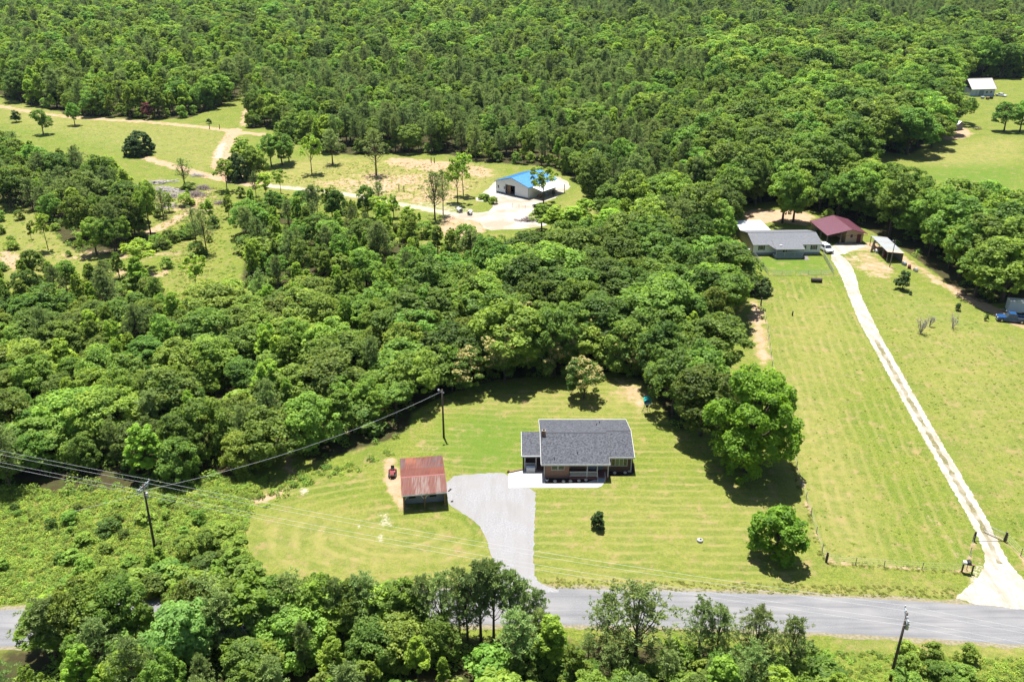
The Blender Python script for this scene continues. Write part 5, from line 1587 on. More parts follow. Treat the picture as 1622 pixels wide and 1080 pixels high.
def scatter(zone, poly, spacing, mix, px=True, holes=(), seed=0, jit=.42, prob=1.0):
    """mix: (kind, weight, hmin, hmax, width factor)"""
    pw = GP(poly) if px else poly
    rng = np.random.default_rng(seed + 999)
    xa = [p[0] for p in pw]; ya = [p[1] for p in pw]
    X, Y = np.meshgrid(np.arange(min(xa), max(xa), spacing), np.arange(min(ya), max(ya), spacing * .9))
    X[1::2] += spacing / 2
    X = X.ravel() + rng.uniform(-jit, jit, X.size) * spacing; Y = Y.ravel() + rng.uniform(-jit, jit, Y.size) * spacing
    k = inpoly(X, Y, pw)
    u, v = PXa(X, Y)
    k &= (u > -140) & (u < 1762) & (v < 1350) & (Y > 55)
    for h in holes: k &= ~inpoly(X, Y, GP(h))
    if prob < 1: k &= rng.uniform(0, 1, X.size) < prob
    for x, y in zip(X[k], Y[k]):
        m = pick(mix)
        h = rnd.uniform(m[2] * .9, m[3] * 1.08)
        H, R = KIND[m[0]][0][2:]
        put(m[0], float(x), float(y), h, R * h / H * m[4] * rnd.uniform(.72, 1.28), zone)

# woods round the house and to the left
scatter('house wood', WOOD_HOUSE, 5.3, [('oak', 8, 8.5, 12.5, 1.25), ('drape', 2, 7, 9.5, 1.0), ('tulip', 1.0, 9, 11, 1.0)], seed=1)
scatter('left wood', WOOD_LEFT, 4.9, [('drape', 5, 5.5, 8.5, 1.12), ('oak', 2.5, 6.5, 9, 1.15), ('tulip', 2.2, 7, 10, 1.05), ('pine', .5, 7, 10, 1.0), ('sapling', 2, 3, 5.5, 1.3)], seed=2)
scatter('middle wood', WOOD_MID, 5.7, [('pine', 3.5, 6.5, 10, 1.05), ('oak', 2.5, 6, 9, 1.1), ('tulip', 4, 6.5, 10, 1.05), ('sapling', 3, 3, 5.5, 1.3)], seed=3)
scatter('upper left wood', WOOD_UPLEFT, 6.2, [('pine', 3, 8, 11, 1.1), ('oak', 4, 8, 11, 1.1), ('tulip', 2, 9, 11, 1.0)], seed=4)
scatter('lower left wood', WOOD_LOWLEFT, 6.2, [('tulip', 4, 6.5, 9.5, .95), ('oak', 2, 6, 9, 1.0), ('pine', 1.5, 7, 10, 1), ('sapling', 2, 3, 5, 1.3)], seed=5)
scatter('right wood', WOOD_RIGHT, 6.2, [('oak', 6, 11, 15, 1.15), ('drape', 1, 9, 12, 1.0), ('tulip', 1, 12, 14, 1.0)], seed=6)

# the far forest by bands of distance
far_pw = GP(FAR_FRONT)
def far_zone(y0, y1, x0=-2000, x1=2000):
    return [(x0, y0), (x1, y0), (x1, y1), (x0, y1)]
farp = far_pw + [(1500, 1500), (-1500, 1500)]
def far_scatter(zone, spacing, mixer, ylo, yhi, seed):
    rng = np.random.default_rng(seed)
    X, Y = np.meshgrid(np.arange(-900, 900, spacing), np.arange(ylo, yhi, spacing * .9))
    X[1::2] += spacing / 2
    X = X.ravel() + rng.uniform(-.42, .42, X.size) * spacing; Y = Y.ravel() + rng.uniform(-.42, .42, Y.size) * spacing
    u, v = PXa(X, Y)
    k = inpoly(X, Y, farp) & (u > -120) & (u < 1742)
    u, v, X, Y = u[k], v[k], X[k], Y[k]
    for x, y, uu, vv in zip(X, Y, u, v):
        m = pick(mixer(uu, vv))
        k = 1.0 if y < 420 else 1.18 if y < 650 else 1.4
        if m[1] >= 12: k *= .72
        h = rnd.uniform(m[2] * .85, m[3] * 1.1) * k; H, R = KIND[m[0]][0][2:]
        put(m[0], float(x), float(y), h, R * h / H * m[4] * rnd.uniform(.75, 1.3), zone)

def far_mix(u, v):
    nz = math.sin(u * .013 + v * .05) + math.sin(u * .031 - v * .022 + 1.3) + math.sin(u * .007 + v * .11 + 4)
    if v < 75 - 0.0 * u and u > 640 + (75 - v) * 0 and (u - 640) / 10 > v - 18 + 12 * nz * .3 and v < 58:
        return [('pine', 12, 13, 16, .85), ('oak', .6, 13, 15, 1)]
    if u > 1130 and v > 95:
        return [('oak', 9, 12, 17, 1.12), ('drape', 1, 9, 12, 1), ('tulip', 1.5, 12, 15, 1)]
    if 430 < u < 1150 and v > 120:
        if nz > .2: return [('pine', 7, 9.5, 13, 1), ('oak', 2, 8, 11, 1.05), ('tulip', 1.5, 9, 12, 1)]
        return [('pine', 3, 9, 12, 1), ('oak', 4, 8, 12, 1.1), ('tulip', 3.5, 9, 13, 1)]
    if u < 430 and v > 90:
        return [('tulip', 6, 11, 15, 1), ('oak', 3, 10, 13, 1.05), ('pine', 2, 10, 14, 1)]
    if nz > .5: return [('oak', 5, 10, 15, 1.15), ('tulip', 4, 11, 15, 1.05), ('pine', 2, 11, 14, 1)]
    return [('tulip', 6, 11, 15, 1.05), ('oak', 4, 10, 14, 1.1), ('pine', 2, 11, 14, 1)]
far_scatter('far forest', 6.2, far_mix, 180, 420, 11)
far_scatter('far forest', 7.8, far_mix, 420, 650, 12)
far_scatter('far forest', 9.6, far_mix, 650, 1350, 13)

for (u0, v0), (u1, v1) in zip(FAR_FRONT[:-1], FAR_FRONT[1:]):
    if u1 < -100 or u0 > 1750: continue
    A_, B_ = Vector(G(u0, v0)), Vector(G(u1, v1))
    L_ = (B_ - A_).length
    nn = Vector((-(B_ - A_).y, (B_ - A_).x)).normalized()
    for k in range(int(L_ / 3.0)):
        if rnd.random() < .25: continue
        p = A_.lerp(B_, (k + rnd.random()) * 3.0 / L_) + nn * rnd.uniform(.5, 5)
        kd = 'sapling' if rnd.random() < .8 else 'tulip'
        h = rnd.uniform(2, 5.5) if kd == 'sapling' else rnd.uniform(5, 8)
        put(kd, p.x, p.y, h, None, 'far forest')
# roadside strip in front
FRONT = [(-60, 1130), (60, 1060), (120, 1022), (640, 1018), (660, 1030), (860, 1040), (960, 1075), (1240, 1095), (1330, 1120), (1360, 1330), (-120, 1330)]
scatter('roadside strip', FRONT, 3.6, [('drape', 1.5, 4.5, 6.5, .95), ('tulip', 4, 5, 7.6, 1.0), ('oak', 1, 5, 7, 1.0), ('pine', 3.5, 5.5, 8, 1.05), ('sapling', 5, 2.5, 4.6, 1.3), ('sparse', 1.5, 5, 7, 1.1)], seed=21)
FRONT_L = [(85, 1020), (420, 1014), (650, 1010), (650, 1045), (85, 1060)]
scatter('field edge', [(75, 925), (180, 900), (260, 880), (330, 872), (392, 890), (425, 922), (420, 950), (250, 958), (75, 968)], 2.3, [('sapling', 3, 1.1, 2.8, 1.5), ('tulip', .3, 3.0, 4, 1.3)], seed=27)
scatter('field edge', [(-60, 805), (140, 800), (380, 785), (390, 870), (250, 880), (-60, 950)], 3.4, [('sapling', 3, .5, 1.7, 1.5)], seed=28, prob=.7)
scatter('roadside strip', FRONT_L, 3.4, [('tulip', 4, 7.0, 9.0, 1.15), ('oak', 1, 6.8, 8.4, 1.0), ('drape', 1.6, 6, 7.6, 1.0), ('pine', 3, 7.2, 9.2, 1.15), ('sparse', 1.2, 6.5, 8.5, 1.2)], seed=22)
puts('pale', 292, 1062, 9.2, 4.0, 'large pale bluish green tree in the roadside strip')
for (u, v, h, w) in ((672, 1012, 8.2, 1.9), (700, 1020, 9.3, 2.1), (728, 1008, 9.0, 1.9), (762, 1018, 10.4, 2.6), (782, 1012, 10.0, 2.3), (808, 1020, 9.6, 1.9), (826, 1016, 8.0, 1.7), (741, 1012, 8.4, 2.0), (850, 1022, 7.2, 1.6)):
    puts('pine', u, v, h, w, zone='pine row')
for (u, v, h, w, lb) in ((960, 1030, 7.6, 1.9, 'slender roadside pine left of the broad spreading pine'), (1005, 1058, 10.4, 3.4, 'broad spreading pine standing before the grey road'), (1105, 1045, 7.6, 2.0, 'roadside pine, left of two standing close together'), (1133, 1046, 7.0, 1.8, 'roadside pine, right of two standing close together'), (1190, 1068, 8.4, 2.3, 'full crowned roadside pine right of the close pair'), (1246, 1072, 7.6, 1.9, 'last tall pine on the right of the roadside strip')):
    puts('pine', u, v, h, w, lb, var=rnd.choice((0, 2, 4)))
scatter('roadside strip', [(845, 1030), (1000, 1050), (1230, 1060), (1260, 1100), (840, 1090)], 3.0, [('pine', 2, 3.5, 6, 1.15), ('sapling', 4, 2, 3.6, 1.4), ('tulip', 2, 3.5, 5.5, 1.2)], seed=26)
SH = [(1000, 1060), (1330, 1045), (1340, 1080), (1330, 1150), (950, 1150)]
scatter('roadside strip', SH, 2.6, [('sapling', 1, 1.6, 3.4, 1.2)], seed=23)
scatter('verge', [(1420, 1040), (1530, 1040), (1540, 1110), (1400, 1110)], 1.9, [('sapling', 1, .9, 2.2, 1.3)], seed=24, prob=.8)
puts('oak', 1655, 1110, 5, 2.6, 'dark bush at the lower corner below the road', 'bush')

# trees one can point to
puts('pecan', 1183, 746, 18.2, 8.5, 'huge bright green pecan tree right of the brick house')
puts('young_pecan', 1226, 884, 8.0, 3.8, 'small bright green tree below the huge pecan tree')
puts('darkshrub', 948, 838, 3.2, .85, 'slender dark shrub standing alone on the front lawn', 'shrub')
puts('mimosa', 925, 630, 7.2, 3.3, 'mimosa with tan blossom standing free on the back lawn edge')
for (u, v, h, w, lb) in ((800, 606, 9.8, 4.3, 'largest blossoming mimosa in the wood behind the light pole'), (733, 618, 7.5, 3.6, 'mimosa with tan blossom nearest the light pole'), (878, 596, 9.0, 4.0, 'tall blossoming mimosa behind the free standing one'), (1000, 590, 7.6, 3.2, 'mimosa with few blossoms behind the play tower'), (820, 560, 10.5, 3.8, 'mimosa crown rising from deep in the house wood'), (945, 575, 9.5, 3.8, 'mimosa with pale blossom behind the free standing one to its right')):
    puts('mimosa', u, v, h, w, lb)
puts('oak', 1110, 690, 11.5, 5.2, 'dark oak between the play tower and the huge pecan', var=1)
puts('oak', 1065, 655, 10.5, 4.6, 'dark oak leaning over the play tower shade', var=2)
puts('round_bush', 1201, 466, 4.4, 2.6, 'round dark bush at the corner of the mown field', 'bush')
puts('cedar', 1429, 459, 4.8, 1.5, 'small dark cedar on the grass before the long open shed')
puts('cedar', 1442, 467, 1.0, .35, 'tiny seedling beside the small dark cedar', 'seedling')
puts('cedar', 1517, 492, 1.9, .6, 'small dark seedling in the middle of the right field', 'seedling')
puts('cedar', 1562, 508, 1.5, .4, 'tiny dark seedling left of the blue pickup', 'seedling')
puts('round_bush', 222, 245, 8.6, 5.2, 'large round dark bush on the far meadow', 'bush')
puts('oak', 69, 213, 9.5, 3.7, 'lone round tree on the far meadow, left of two')
puts('oak', 119, 199, 8.5, 3.0, 'lone round tree on the far meadow, right of two')
puts('cedar', 26, 194, 5.2, 2.0, 'small grey green tree at the left of the far meadow')
puts('cedar', 331, 196, 2.2, 1.0, 'tiny dark bush on the far grass strip', 'bush')
puts('thin_pine', 293, 297, 8.5, 3.0, 'thin pine above the brush piles in the clearing')
puts('sparse', 360, 302, 9.5, 3.2, 'sparse leaved tree at the left of the track junction clump')
for (u, v, h, w, k) in ((378, 286, 9, 3.6, 'round_bush'), (398, 282, 10, 4.2, 'oak'), (388, 270, 12, 3.6, 'tulip'), (412, 282, 8, 3.2, 'oak'), (430, 264, 10, 4.0, 'oak'), (447, 262, 10.5, 4.4, 'oak'), (458, 256, 8, 3.0, 'pine')):
    puts(k, u, v, h, w, zone='junction clump')
puts('sparse', 494, 276, 13, 3.4, 'slim tree left of the two shaded trunks in the far clearing')
puts('pine', 527, 260, 11, 3.4, 'pine with a shaded trunk at the far clearing edge', var=1)
puts('thin_pine', 596, 278, 14.0, 4.2, 'tall lone pine with bare trunk in the far clearing')
puts('oak', 583, 346, 9.5, 2.9, 'leafy tree standing alone below the pale dirt track')
puts('thin_pine', 689, 348, 12.5, 3.4, 'pale pine of a pair beside the concrete pipes, front one')
puts('thin_pine', 702, 340, 12.0, 2.2, 'dark pine of a pair beside the concrete pipes, rear one')
puts('sparse', 725, 321, 13.5, 3.2, 'taller slim tree left of the blue roofed building')
puts('sparse', 734, 309, 12.5, 3.0, 'shorter slim tree left of the blue roofed building')
puts('sparse', 861, 322, 11.5, 3.6, 'sparse tree standing before the blue roofed building')
puts('tulip', 858, 366, 8.0, 3.0, 'bright young tree at the right end of the gravel yard')
for (u, v, h, w) in ((880, 375, 9, 3.6), (905, 380, 9.5, 4.0), (925, 365, 9, 3.6), (965, 400, 12, 4.6), (975, 395, 10, 4.5)):
    puts('tulip', u, v, h, w, zone='yard trees')
for (u, v, h, w) in ((940, 318, 13, 5.0), (1000, 350, 13, 5.2), (1060, 372, 15, 6.0), (1100, 385, 16, 6.6), (1138, 392, 12, 4.6), (1150, 362, 11, 4.2), (1030, 395, 13, 5.4)):
    puts('oak', u, v, h, w, zone='home oaks')
puts('oak', 1239, 353, 15, 5.2, 'tall oak behind the long home, left of two trunks', var=0)
puts('oak', 1256, 352, 15, 5.0, 'tall oak behind the long home, right of two trunks', var=3)
puts('oak', 1196, 326, 13, 4.2, 'oak at the left behind the white flat roof')
puts('sapling', 1310, 347, 3.0, 1.6, 'small bright bush behind the maroon roof', 'bush')
for (u, v, h, w, lb) in ((1590, 208, 11, 5.0, 'spreading yard tree on the right meadow, nearest the barn'), (1615, 209, 11.5, 4.6, 'spreading yard tree on the right meadow, at the picture edge')):
    puts('oak', u, v, h, w, lb)
puts('oak', 1516, 196, 12, 6.0, 'broad tree shading the ground between barn and small shed')
puts('oak', 1475, 235, 11.5, 6.0, 'dense round tree beside the small shed', var=2)
puts('oak', 1385, 245, 20, 10.5, 'very large oak at the edge of the right meadow')
puts('oak', 1350, 205, 20, 10.0, 'very large oak behind the right meadow')
puts('purple', 237, 189, 7, 2.4, 'reddish purple small tree at the far forest edge')
puts('oak', 18, 330, 11, 4.6, 'free standing tree with a round shadow at the left edge')
puts('oak', 239, 372, 14, 3.2, 'tall tree with bare trunk at the clearing edge')
puts('thin_pine', 313, 398, 10.5, 2.2, 'thin grey pine in the clearing, left of a pair')
puts('thin_pine', 328, 402, 10.5, 2.4, 'thin pine in the clearing, right of a pair')
puts('sparse', 313, 470, 10, 2.6, 'thin light green tree alone at the clearing foot')
puts('sparse', 222, 428, 8, 4.0, 'wide sparse tree at the edge of the left clump')
puts('thin_pine', 175, 497, 8, 2.6, 'thin half bare tree in the left wood')
for (u, v, h, w) in ((88, 1034, 8.0, 3.0), (108, 1024, 8.4, 3.0), (132, 1022, 8.6, 3.2), (150, 1018, 8.0, 2.8), (178, 1022, 8.6, 3.2), (205, 1020, 8.2, 3.0)):
    puts(rnd.choice(('tulip', 'drape')), u, v, h, w, zone='roadside strip')
for k in range(18):
    puts(('tulip', 'drape', 'pine', 'tulip', 'oak', 'sparse')[k % 6], 300 + k * 20 + rnd.uniform(-6, 6), 1010 + rnd.uniform(-3, 7), rnd.uniform(7.0, 9.0), rnd.uniform(2.3, 3.2), zone='roadside strip')
puts('mimosa', 1150, 512, 7.5, 3.0, 'mimosa with orange blossom at the path edge of the house wood')
scatter('clearing scrub', [(240, 330), (300, 290), (362, 300), (372, 440), (330, 492), (285, 500), (262, 470), (235, 410)], 4.2, [('sapling', 4, 1.0, 3.4, 1.3), ('sparse', 1, 4, 8, 1.1), ('tulip', 1, 4, 7, 1.0), ('thin_pine', .7, 5, 8, 1.1)], seed=41, prob=.16)
scatter('clearing scrub', [(-40, 345), (70, 350), (150, 408), (235, 400), (180, 440), (90, 470), (-40, 470)], 4.6, [('sapling', 4, 1.0, 3.2, 1.3), ('sparse', 1.5, 4, 9, 1.1), ('tulip', 1.5, 4, 8, 1.0), ('oak', .6, 5, 7, 1)], seed=42, prob=.3)
scatter('clearing scrub', [(400, 300), (520, 312), (690, 346), (700, 384), (640, 384), (520, 348), (430, 338), (360, 350), (362, 310)], 4.4, [('sapling', 4, 1.0, 3.6, 1.3), ('sparse', 1.5, 4, 8, 1.1), ('tulip', 1.5, 4, 7, 1.0), ('pine', 1, 4, 8, 1)], seed=43, prob=.45)
scatter('clearing hedge', [(225, 395), (240, 385), (320, 360), (318, 372), (245, 402)], 1.7, [('sapling', 1, 1.4, 2.4, 1.2)], seed=31)
puts('sapling', 300, 300, 2.0, 2.4, 'green bramble mound among the brush piles', 'bush')
scatter('building hedge', [(755, 312), (768, 312), (786, 320), (784, 324), (765, 320)], 1.5, [('sapling', 1, 1.0, 1.8, 1.2)], seed=32)

# ------------------------------------------------------------------ individual trees, and the rest as massed woods
NAMES = dict(oak='broadleaf_tree', tulip='tulip_tree', drape='vine_tree', pine='pine_tree', cedar='cedar_tree', mimosa='mimosa_tree', sapling='bushy_sapling', pecan='pecan_tree', young_pecan='pecan_tree', pale='pale_tree', darkshrub='shrub', round_bush='round_bush', purple='purple_tree', thin_pine='thin_pine', sparse='sparse_tree')
LOOK = dict(oak='dark broadleaf tree', tulip='narrow bright tree', drape='vine draped tree', pine='olive pine', cedar='dark cedar', mimosa='blossoming mimosa', sapling='low sapling', round_bush='round dark bush', thin_pine='thin pine', sparse='sparse tree')
ZONES = {'house wood': (WOOD_HOUSE, 'of the house wood', [('play tower', 1024, 655), ('light pole', 703, 692), ('huge pecan', 1190, 748), ('field corner bush', 1201, 466), ('gravel yard', 830, 362), ('blossoming mimosas', 860, 600)]),
         'left wood': (WOOD_LEFT, 'of the left wood', [('light pole', 703, 692), ('weedy field pole', 245, 866), ('rusty garage', 665, 790), ('clearing foot', 300, 500), ('soil gap', 455, 740), ('left frame edge', 0, 640)]),
         'middle wood': (WOOD_MID, 'of the middle wood', [('gravel yard', 790, 365), ('concrete pipes', 736, 338), ('lone track tree', 583, 346), ('clearing', 350, 420), ('track junction', 400, 300), ('blossoming mimosas', 830, 560)]),
         'upper left wood': (WOOD_UPLEFT, 'of the meadow clump', [('round meadow bush', 222, 245), ('log piles', 262, 302), ('left frame edge', 0, 300)]),
         'lower left wood': (WOOD_LOWLEFT, 'of the loose clump', [('clearing hedge', 270, 380), ('left frame edge', 0, 490), ('clearing foot', 300, 500)]),
         'right wood': (WOOD_RIGHT, 'of the right wood', [('maroon roof', 1330, 375), ('open shed', 1410, 420), ('blue pickup', 1600, 508), ('right meadow', 1500, 330)]),
         'far forest': (FAR_FRONT, 'of the far forest', [('blue roof', 830, 290), ('barn', 1546, 153), ('round meadow bush', 222, 245), ('track junction', 380, 210), ('grey roofed home', 1240, 400), ('very large oaks', 1385, 245), ('lone bare trunk pine', 596, 278)]),
         'roadside strip': (FRONT, 'of the roadside strip', [('pale tree', 292, 1062), ('driveway mouth', 820, 935), ('pine row', 750, 1015), ('broad spreading pine', 1005, 1058), ('close pine pair', 1120, 1045), ('left frame edge', 0, 1060), ('lower pole', 1410, 1076)])}
WHERE = {'clearing scrub': 'in the open scrub around the clearing', 'field edge': 'in the weedy field left of the mown lawn', 'verge': 'in the grass around the lower pole', 'pine row': 'in the pine row facing the driveway mouth', 'junction clump': 'in the dark clump beside the track junction', 'yard trees': 'at the right of the pale gravel yard', 'home oaks': 'left of the long grey roofed home', 'clearing hedge': 'in the low hedge crossing the clearing', 'building hedge': 'in the hedge before the blue roofed building'}
ZW = {k: (GP(v[0]), v[1], [(n, *G(u_, v_)) for n, u_, v_ in v[2]]) for k, v in ZONES.items()}
def tree_label(t):
    kind = t['kind']
    rel = t['h'] / KIND[kind][t['v']][2]
    sz_ = 'tall ' if rel > 1.15 else 'small ' if rel < .82 else ''
    if t['zone'] in WHERE: return sz_ + LOOK[kind] + ' ' + WHERE[t['zone']], WHERE[t['zone']]
    pw, nm, lm = ZW[t['zone']]
    d = float(polydist(np.array([t['x']]), np.array([t['y']]), pw, closed=t['zone'] != 'far forest')[0])
    row = 'on the edge ' if d < 5 else 'deep inside ' if d > 14 else 'just inside '
    near_ = min(lm, key=lambda q: (q[1] - t['x']) ** 2 + (q[2] - t['y']) ** 2)[0]
    lb = sz_ + LOOK[kind] + ' ' + row + (nm if 'edge' in row else nm[3:]) + ' nearest the ' + near_
    if len(lb.split()) > 16: lb = LOOK[kind] + ' ' + row + (nm if 'edge' in row else nm[3:]) + ' near the ' + near_
    return ' '.join(lb.split()[:16]), 'in the ' + nm.replace('of the ', '')

def tree_size(t):
    u, v = PXa(t['x'], t['y'])
    d = t['y'] * CP + CAMH * SP
    vis = -40 < u < 1662 and v - t['h'] * FPX / d < 1085
    return (t['label'] is not None, vis, -d)

by = {}
for t in TREES: by.setdefault(t['kind'], []).append(t)
mass = {}
for kind, ts in by.items():
    ts.sort(key=tree_size, reverse=True)
    lim = 290
    near = [t for t in ts[:lim] if tree_size(t)[1] or t['label']]
    ids = {id(t) for t in near}
    rest = [t for t in ts if id(t) not in ids]
    if len(rest): mass[kind] = rest
    for t in near:
        cr_, tr_ = KIND[kind][t['v']][:2]
        r = bpy.data.objects.new(NAMES[kind], None); COL.objects.link(r)
        r.location = (t['x'], t['y'], 0); r.rotation_euler = (0, 0, t['rot']); r.scale = (t['sw'], t['sw'], t['sz'])
        if t['label']: tag(r, t['label'], t['cat'])
        else:
            lb, wh = tree_label(t)
            tag(r, lb, t['cat'], ('trees ' if kind != 'sapling' else 'saplings ') + wh)
        a = bpy.data.objects.new('crown', cr_); COL.objects.link(a); a.parent = r
        b = bpy.data.objects.new('trunk', tr_); COL.objects.link(b); b.parent = r

def massed(name, label, pts, protos, material=None):
    """one object scattering the prototype meshes on points (geometry nodes)"""
    co = np.array([(p[0], p[1], p[2]) for p in pts], np.float32)
    me = bpy.data.meshes.new(name); me.vertices.add(len(co)); me.vertices.foreach_set('co', co.ravel())
    a = me.attributes.new('inst_rot', 'FLOAT_VECTOR', 'POINT'); a.data.foreach_set('vector', np.array([(p[3][0], p[3][1], p[3][2]) for p in pts], np.float32).ravel())
    a = me.attributes.new('inst_scale', 'FLOAT_VECTOR', 'POINT'); a.data.foreach_set('vector', np.array([p[4] for p in pts], np.float32).ravel())
    a = me.attributes.new('inst_pick', 'INT', 'POINT'); a.data.foreach_set('value', np.array([p[5] for p in pts], np.int32))
    me.update()
    o = link(name, me); tag(o, label, None, None, 'stuff')
    pc = bpy.data.collections.new(name + '_kinds')
    for i, m in enumerate(protos):
        po = bpy.data.objects.new(f'{name}_{i:02d}', m); pc.objects.link(po)
    ng = bpy.data.node_groups.new(name, 'GeometryNodeTree')
    ng.interface.new_socket('Geometry', in_out='INPUT', socket_type='NodeSocketGeometry'); ng.interface.new_socket('Geometry', in_out='OUTPUT', socket_type='NodeSocketGeometry')
    N, L = ng.nodes, ng.links
    gi, go = N.new('NodeGroupInput'), N.new('NodeGroupOutput')
    ci = N.new('GeometryNodeCollectionInfo'); ci.inputs['Collection'].default_value = pc; ci.inputs['Separate Children'].default_value = True; ci.inputs['Reset Children'].default_value = True
    ip = N.new('GeometryNodeInstanceOnPoints'); ip.inputs['Pick Instance'].default_value = True
    def na(n, t):
        q = N.new('GeometryNodeInputNamedAttribute'); q.data_type = t; q.inputs[0].default_value = n
        return next(s for s in q.outputs if s.enabled and s.name == 'Attribute')
    L.new(gi.outputs[0], ip.inputs['Points']); L.new(ci.outputs[0], ip.inputs['Instance'])
    L.new(na('inst_pick', 'INT'), ip.inputs['Instance Index']); L.new(na('inst_rot', 'FLOAT_VECTOR'), ip.inputs['Rotation']); L.new(na('inst_scale', 'FLOAT_VECTOR'), ip.inputs['Scale'])
    L.new(ip.outputs[0], go.inputs[0])
    md = o.modifiers.new('scatter', 'NODES'); md.node_group = ng
    return o

STUFF = dict(oak=('broadleaf_forest', 'far mass of dark green broadleaf forest'), tulip=('tulip_forest', 'far mass of bright green narrow crowned forest'), drape=('vine_forest', 'far mass of vine draped forest'), pine=('pine_forest', 'far mass of olive green pine forest'), sapling=('sapling_thicket', 'low sapling thicket among the woods'))
for kind, ts in mass.items():
    if kind not in STUFF: continue
    protos = [combine(kind + '_whole', c[0], c[1]) for c in KIND[kind]]
    massed(*STUFF[kind], [(t['x'], t['y'], 0, (0, 0, t['rot']), (t['sw'], t['sw'], t['sz']), t['v']) for t in ts], protos)
print('TREES', {k: len(v) for k, v in by.items()})

# ------------------------------------------------------------------ undergrowth, weeds, grass
def clump_mesh(name, mat, seed, n, r, h, leaf, aspect=.5):
    rng = np.random.default_rng(seed)
    d = sphere_dirs(n, rng, 0.0)
    P = d * np.array([r, r, h]) * (rng.uniform(.3, 1, (n, 1)) ** .5)
    N_ = nrmz(d * .45 + np.array([0, 0, .9]) + rng.normal(size=(n, 3)) * .45)
    v, q, t = cards(P, N_, leaf, rng, aspect)
    me = mesh_np(name, v, q, t); me.materials.append(M[mat]); return me

def spread(poly, n, rng, holes=(), px=True):
    pw = GP(poly) if px else poly
    xa = [p[0] for p in pw]; ya = [p[1] for p in pw]
    area = 0
    X = rng.uniform(min(xa), max(xa), n * 4); Y = rng.uniform(min(ya), max(ya), n * 4)
    k = inpoly(X, Y, pw)
    u, v = PXa(X, Y)
    k &= (u > -60) & (u < 1682)
    for h in holes: k &= ~inpoly(X, Y, h)
    return np.stack([X[k], Y[k]], 1)[:n]

def pts_of(xy, rng, smin, smax, nk, zs=1.0):
    n = len(xy)
    s = rng.uniform(smin, smax, n)
    return [(x, y, 0, (0, 0, a), (k, k, k * zs), i) for (x, y), a, k, i in zip(xy, rng.uniform(0, 6.28, n), s, rng.integers(0, nk, n))]
rg = np.random.default_rng(77)
under = [clump_mesh('undergrowth', 'under', 900 + i, 60, .8, .9, .17) for i in range(3)]
pts = []
for W_, n in ((WOOD_HOUSE, 500), (WOOD_LEFT, 900), (WOOD_MID, 900), (WOOD_UPLEFT, 200), (WOOD_LOWLEFT, 400), (WOOD_RIGHT, 120), (FRONT, 700), (FRONT_L, 100)):
    pts += pts_of(spread(W_, n, rg), rg, .6, 1.6, 3)
pts += pts_of(spread([(390, 790), (450, 770), (470, 740), (600, 730), (640, 705), (560, 735), (450, 790)], 60, rg), rg, .3, .9, 3)
massed('undergrowth', 'leafy undergrowth beneath the trees', pts, under)
weeds = [clump_mesh('weeds', 'weed', 920 + i, 46, .55, .55, .13, .45) for i in range(3)]
WEEDF = [(-60, 768), (60, 776), (130, 780), (260, 770), (375, 755), (440, 752), (400, 785), (400, 800), (386, 850), (400, 890), (425, 915), (330, 930), (200, 945), (-60, 960)]
pts = pts_of(spread(WEEDF, 6800, rg), rg, .2, 1.05, 3)
pts += pts_of(spread([(1280, 1040), (1340, 1030), (1640, 1045), (1640, 1110), (1280, 1110)], 700, rg), rg, .25, .8, 3)
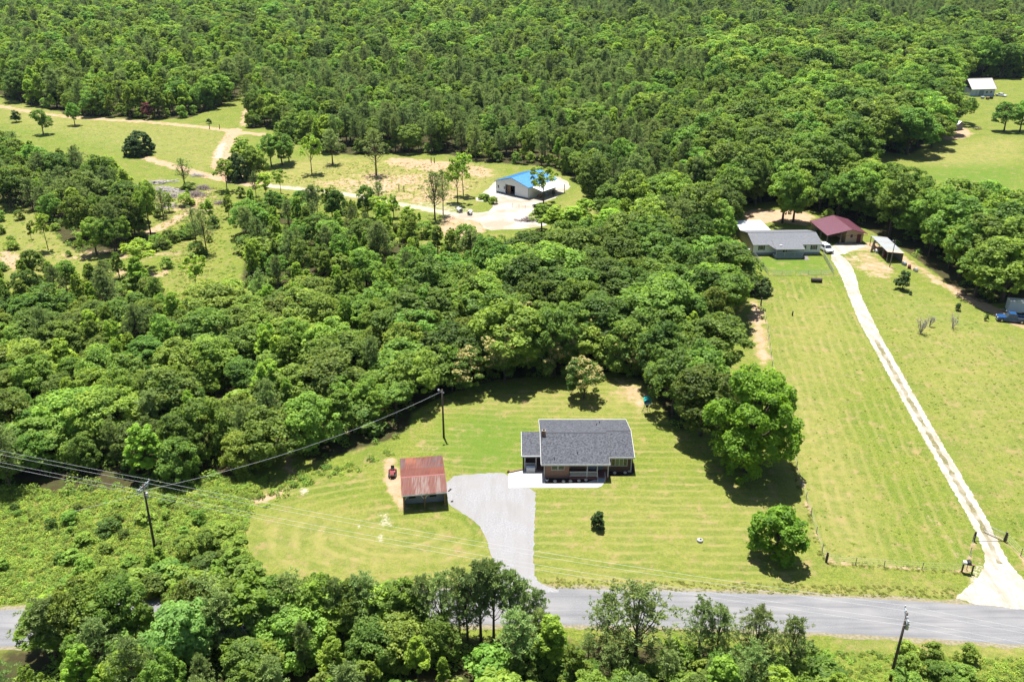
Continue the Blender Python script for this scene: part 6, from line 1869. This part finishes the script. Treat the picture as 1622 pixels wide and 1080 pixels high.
for W_, n in (([(240, 330), (300, 290), (362, 300), (372, 440), (330, 492), (285, 500), (262, 470), (235, 410)], 500), ([(400, 300), (520, 312), (690, 342), (780, 368), (860, 392), (640, 384), (430, 338)], 350), ([(-40, 345), (70, 350), (150, 408), (235, 400), (180, 440), (90, 470), (-40, 470)], 350), ([(880, 330), (950, 300), (950, 390), (890, 395)], 120), ([(430, 285), (560, 255), (770, 265), (760, 300), (690, 325), (520, 300)], 300), ([(390, 800), (440, 770), (475, 745), (600, 728), (640, 708), (600, 738), (480, 770), (400, 815)], 120)):
    pts += pts_of(spread(W_, n, rg), rg, .3, 1.0, 3)
pts += pts_of(spread(FIELD_R, 260, rg), rg, .15, .45, 3) + pts_of(spread(FIELD_R2, 320, rg), rg, .15, .5, 3)
massed('weeds', 'yellow green weeds and brambles of the roadside field', pts, weeds)
scr = [clump_mesh('grass_tuft', 'blade', 940 + i, 26, .24, .13, .07, .3) for i in range(3)]
pts = []
HOLES = [GP(drive_px), GP(gl + gr[::-1])]
for W_, n, a, b in ((FIELD_R, 500, .4, .8), (FIELD_R2, 800, .5, 1.0), ([(850, 915), (1520, 930), (1510, 948), (880, 931)], 700, .5, 1.1), ([(1200, 600), (1262, 740), (1300, 870), (1310, 890), (1302, 892), (1255, 745)], 300, .6, 1.4),
                    ([(1310, 886), (1531, 902), (1528, 910), (1310, 896)], 120, .5, 1.1), ([(0, 200), (250, 200), (380, 215), (345, 270), (250, 250), (0, 215)], 900, .8, 1.5), ([(420, 285), (560, 255), (770, 262), (770, 290), (690, 325), (520, 300)], 1500, .8, 1.6), ([(250, 330), (360, 295), (350, 380), (325, 450), (285, 490)], 1200, .8, 1.8), (WEEDF, 1800, .8, 1.6)):
    pts += pts_of(spread(W_, n, rg, HOLES), rg, a, b, 3)
massed('grass', 'rough grass tufts in the fields and verges', pts, scr)

# ------------------------------------------------------------------ the air
hz = MB().box(-1400, 1400, -60, 1500, -1.2, 74).build('haze', M['white'])
hz.data.materials.clear()
hm = bpy.data.materials.new('air'); hm.use_nodes = True
hm.node_tree.nodes.clear()
ho = hm.node_tree.nodes.new('ShaderNodeOutputMaterial'); hv_ = hm.node_tree.nodes.new('ShaderNodeVolumePrincipled')
hv_.inputs['Color'].default_value = (.62, .80, 1.0, 1); hv_.inputs['Density'].default_value = .000025; hv_.inputs['Anisotropy'].default_value = .2
hm.node_tree.links.new(hv_.outputs[0], ho.inputs['Volume'])
hz.data.materials.append(hm)
tag(hz, 'thin bluish summer haze over the far forest', kind='stuff')
SC.cycles.volume_bounces = 0
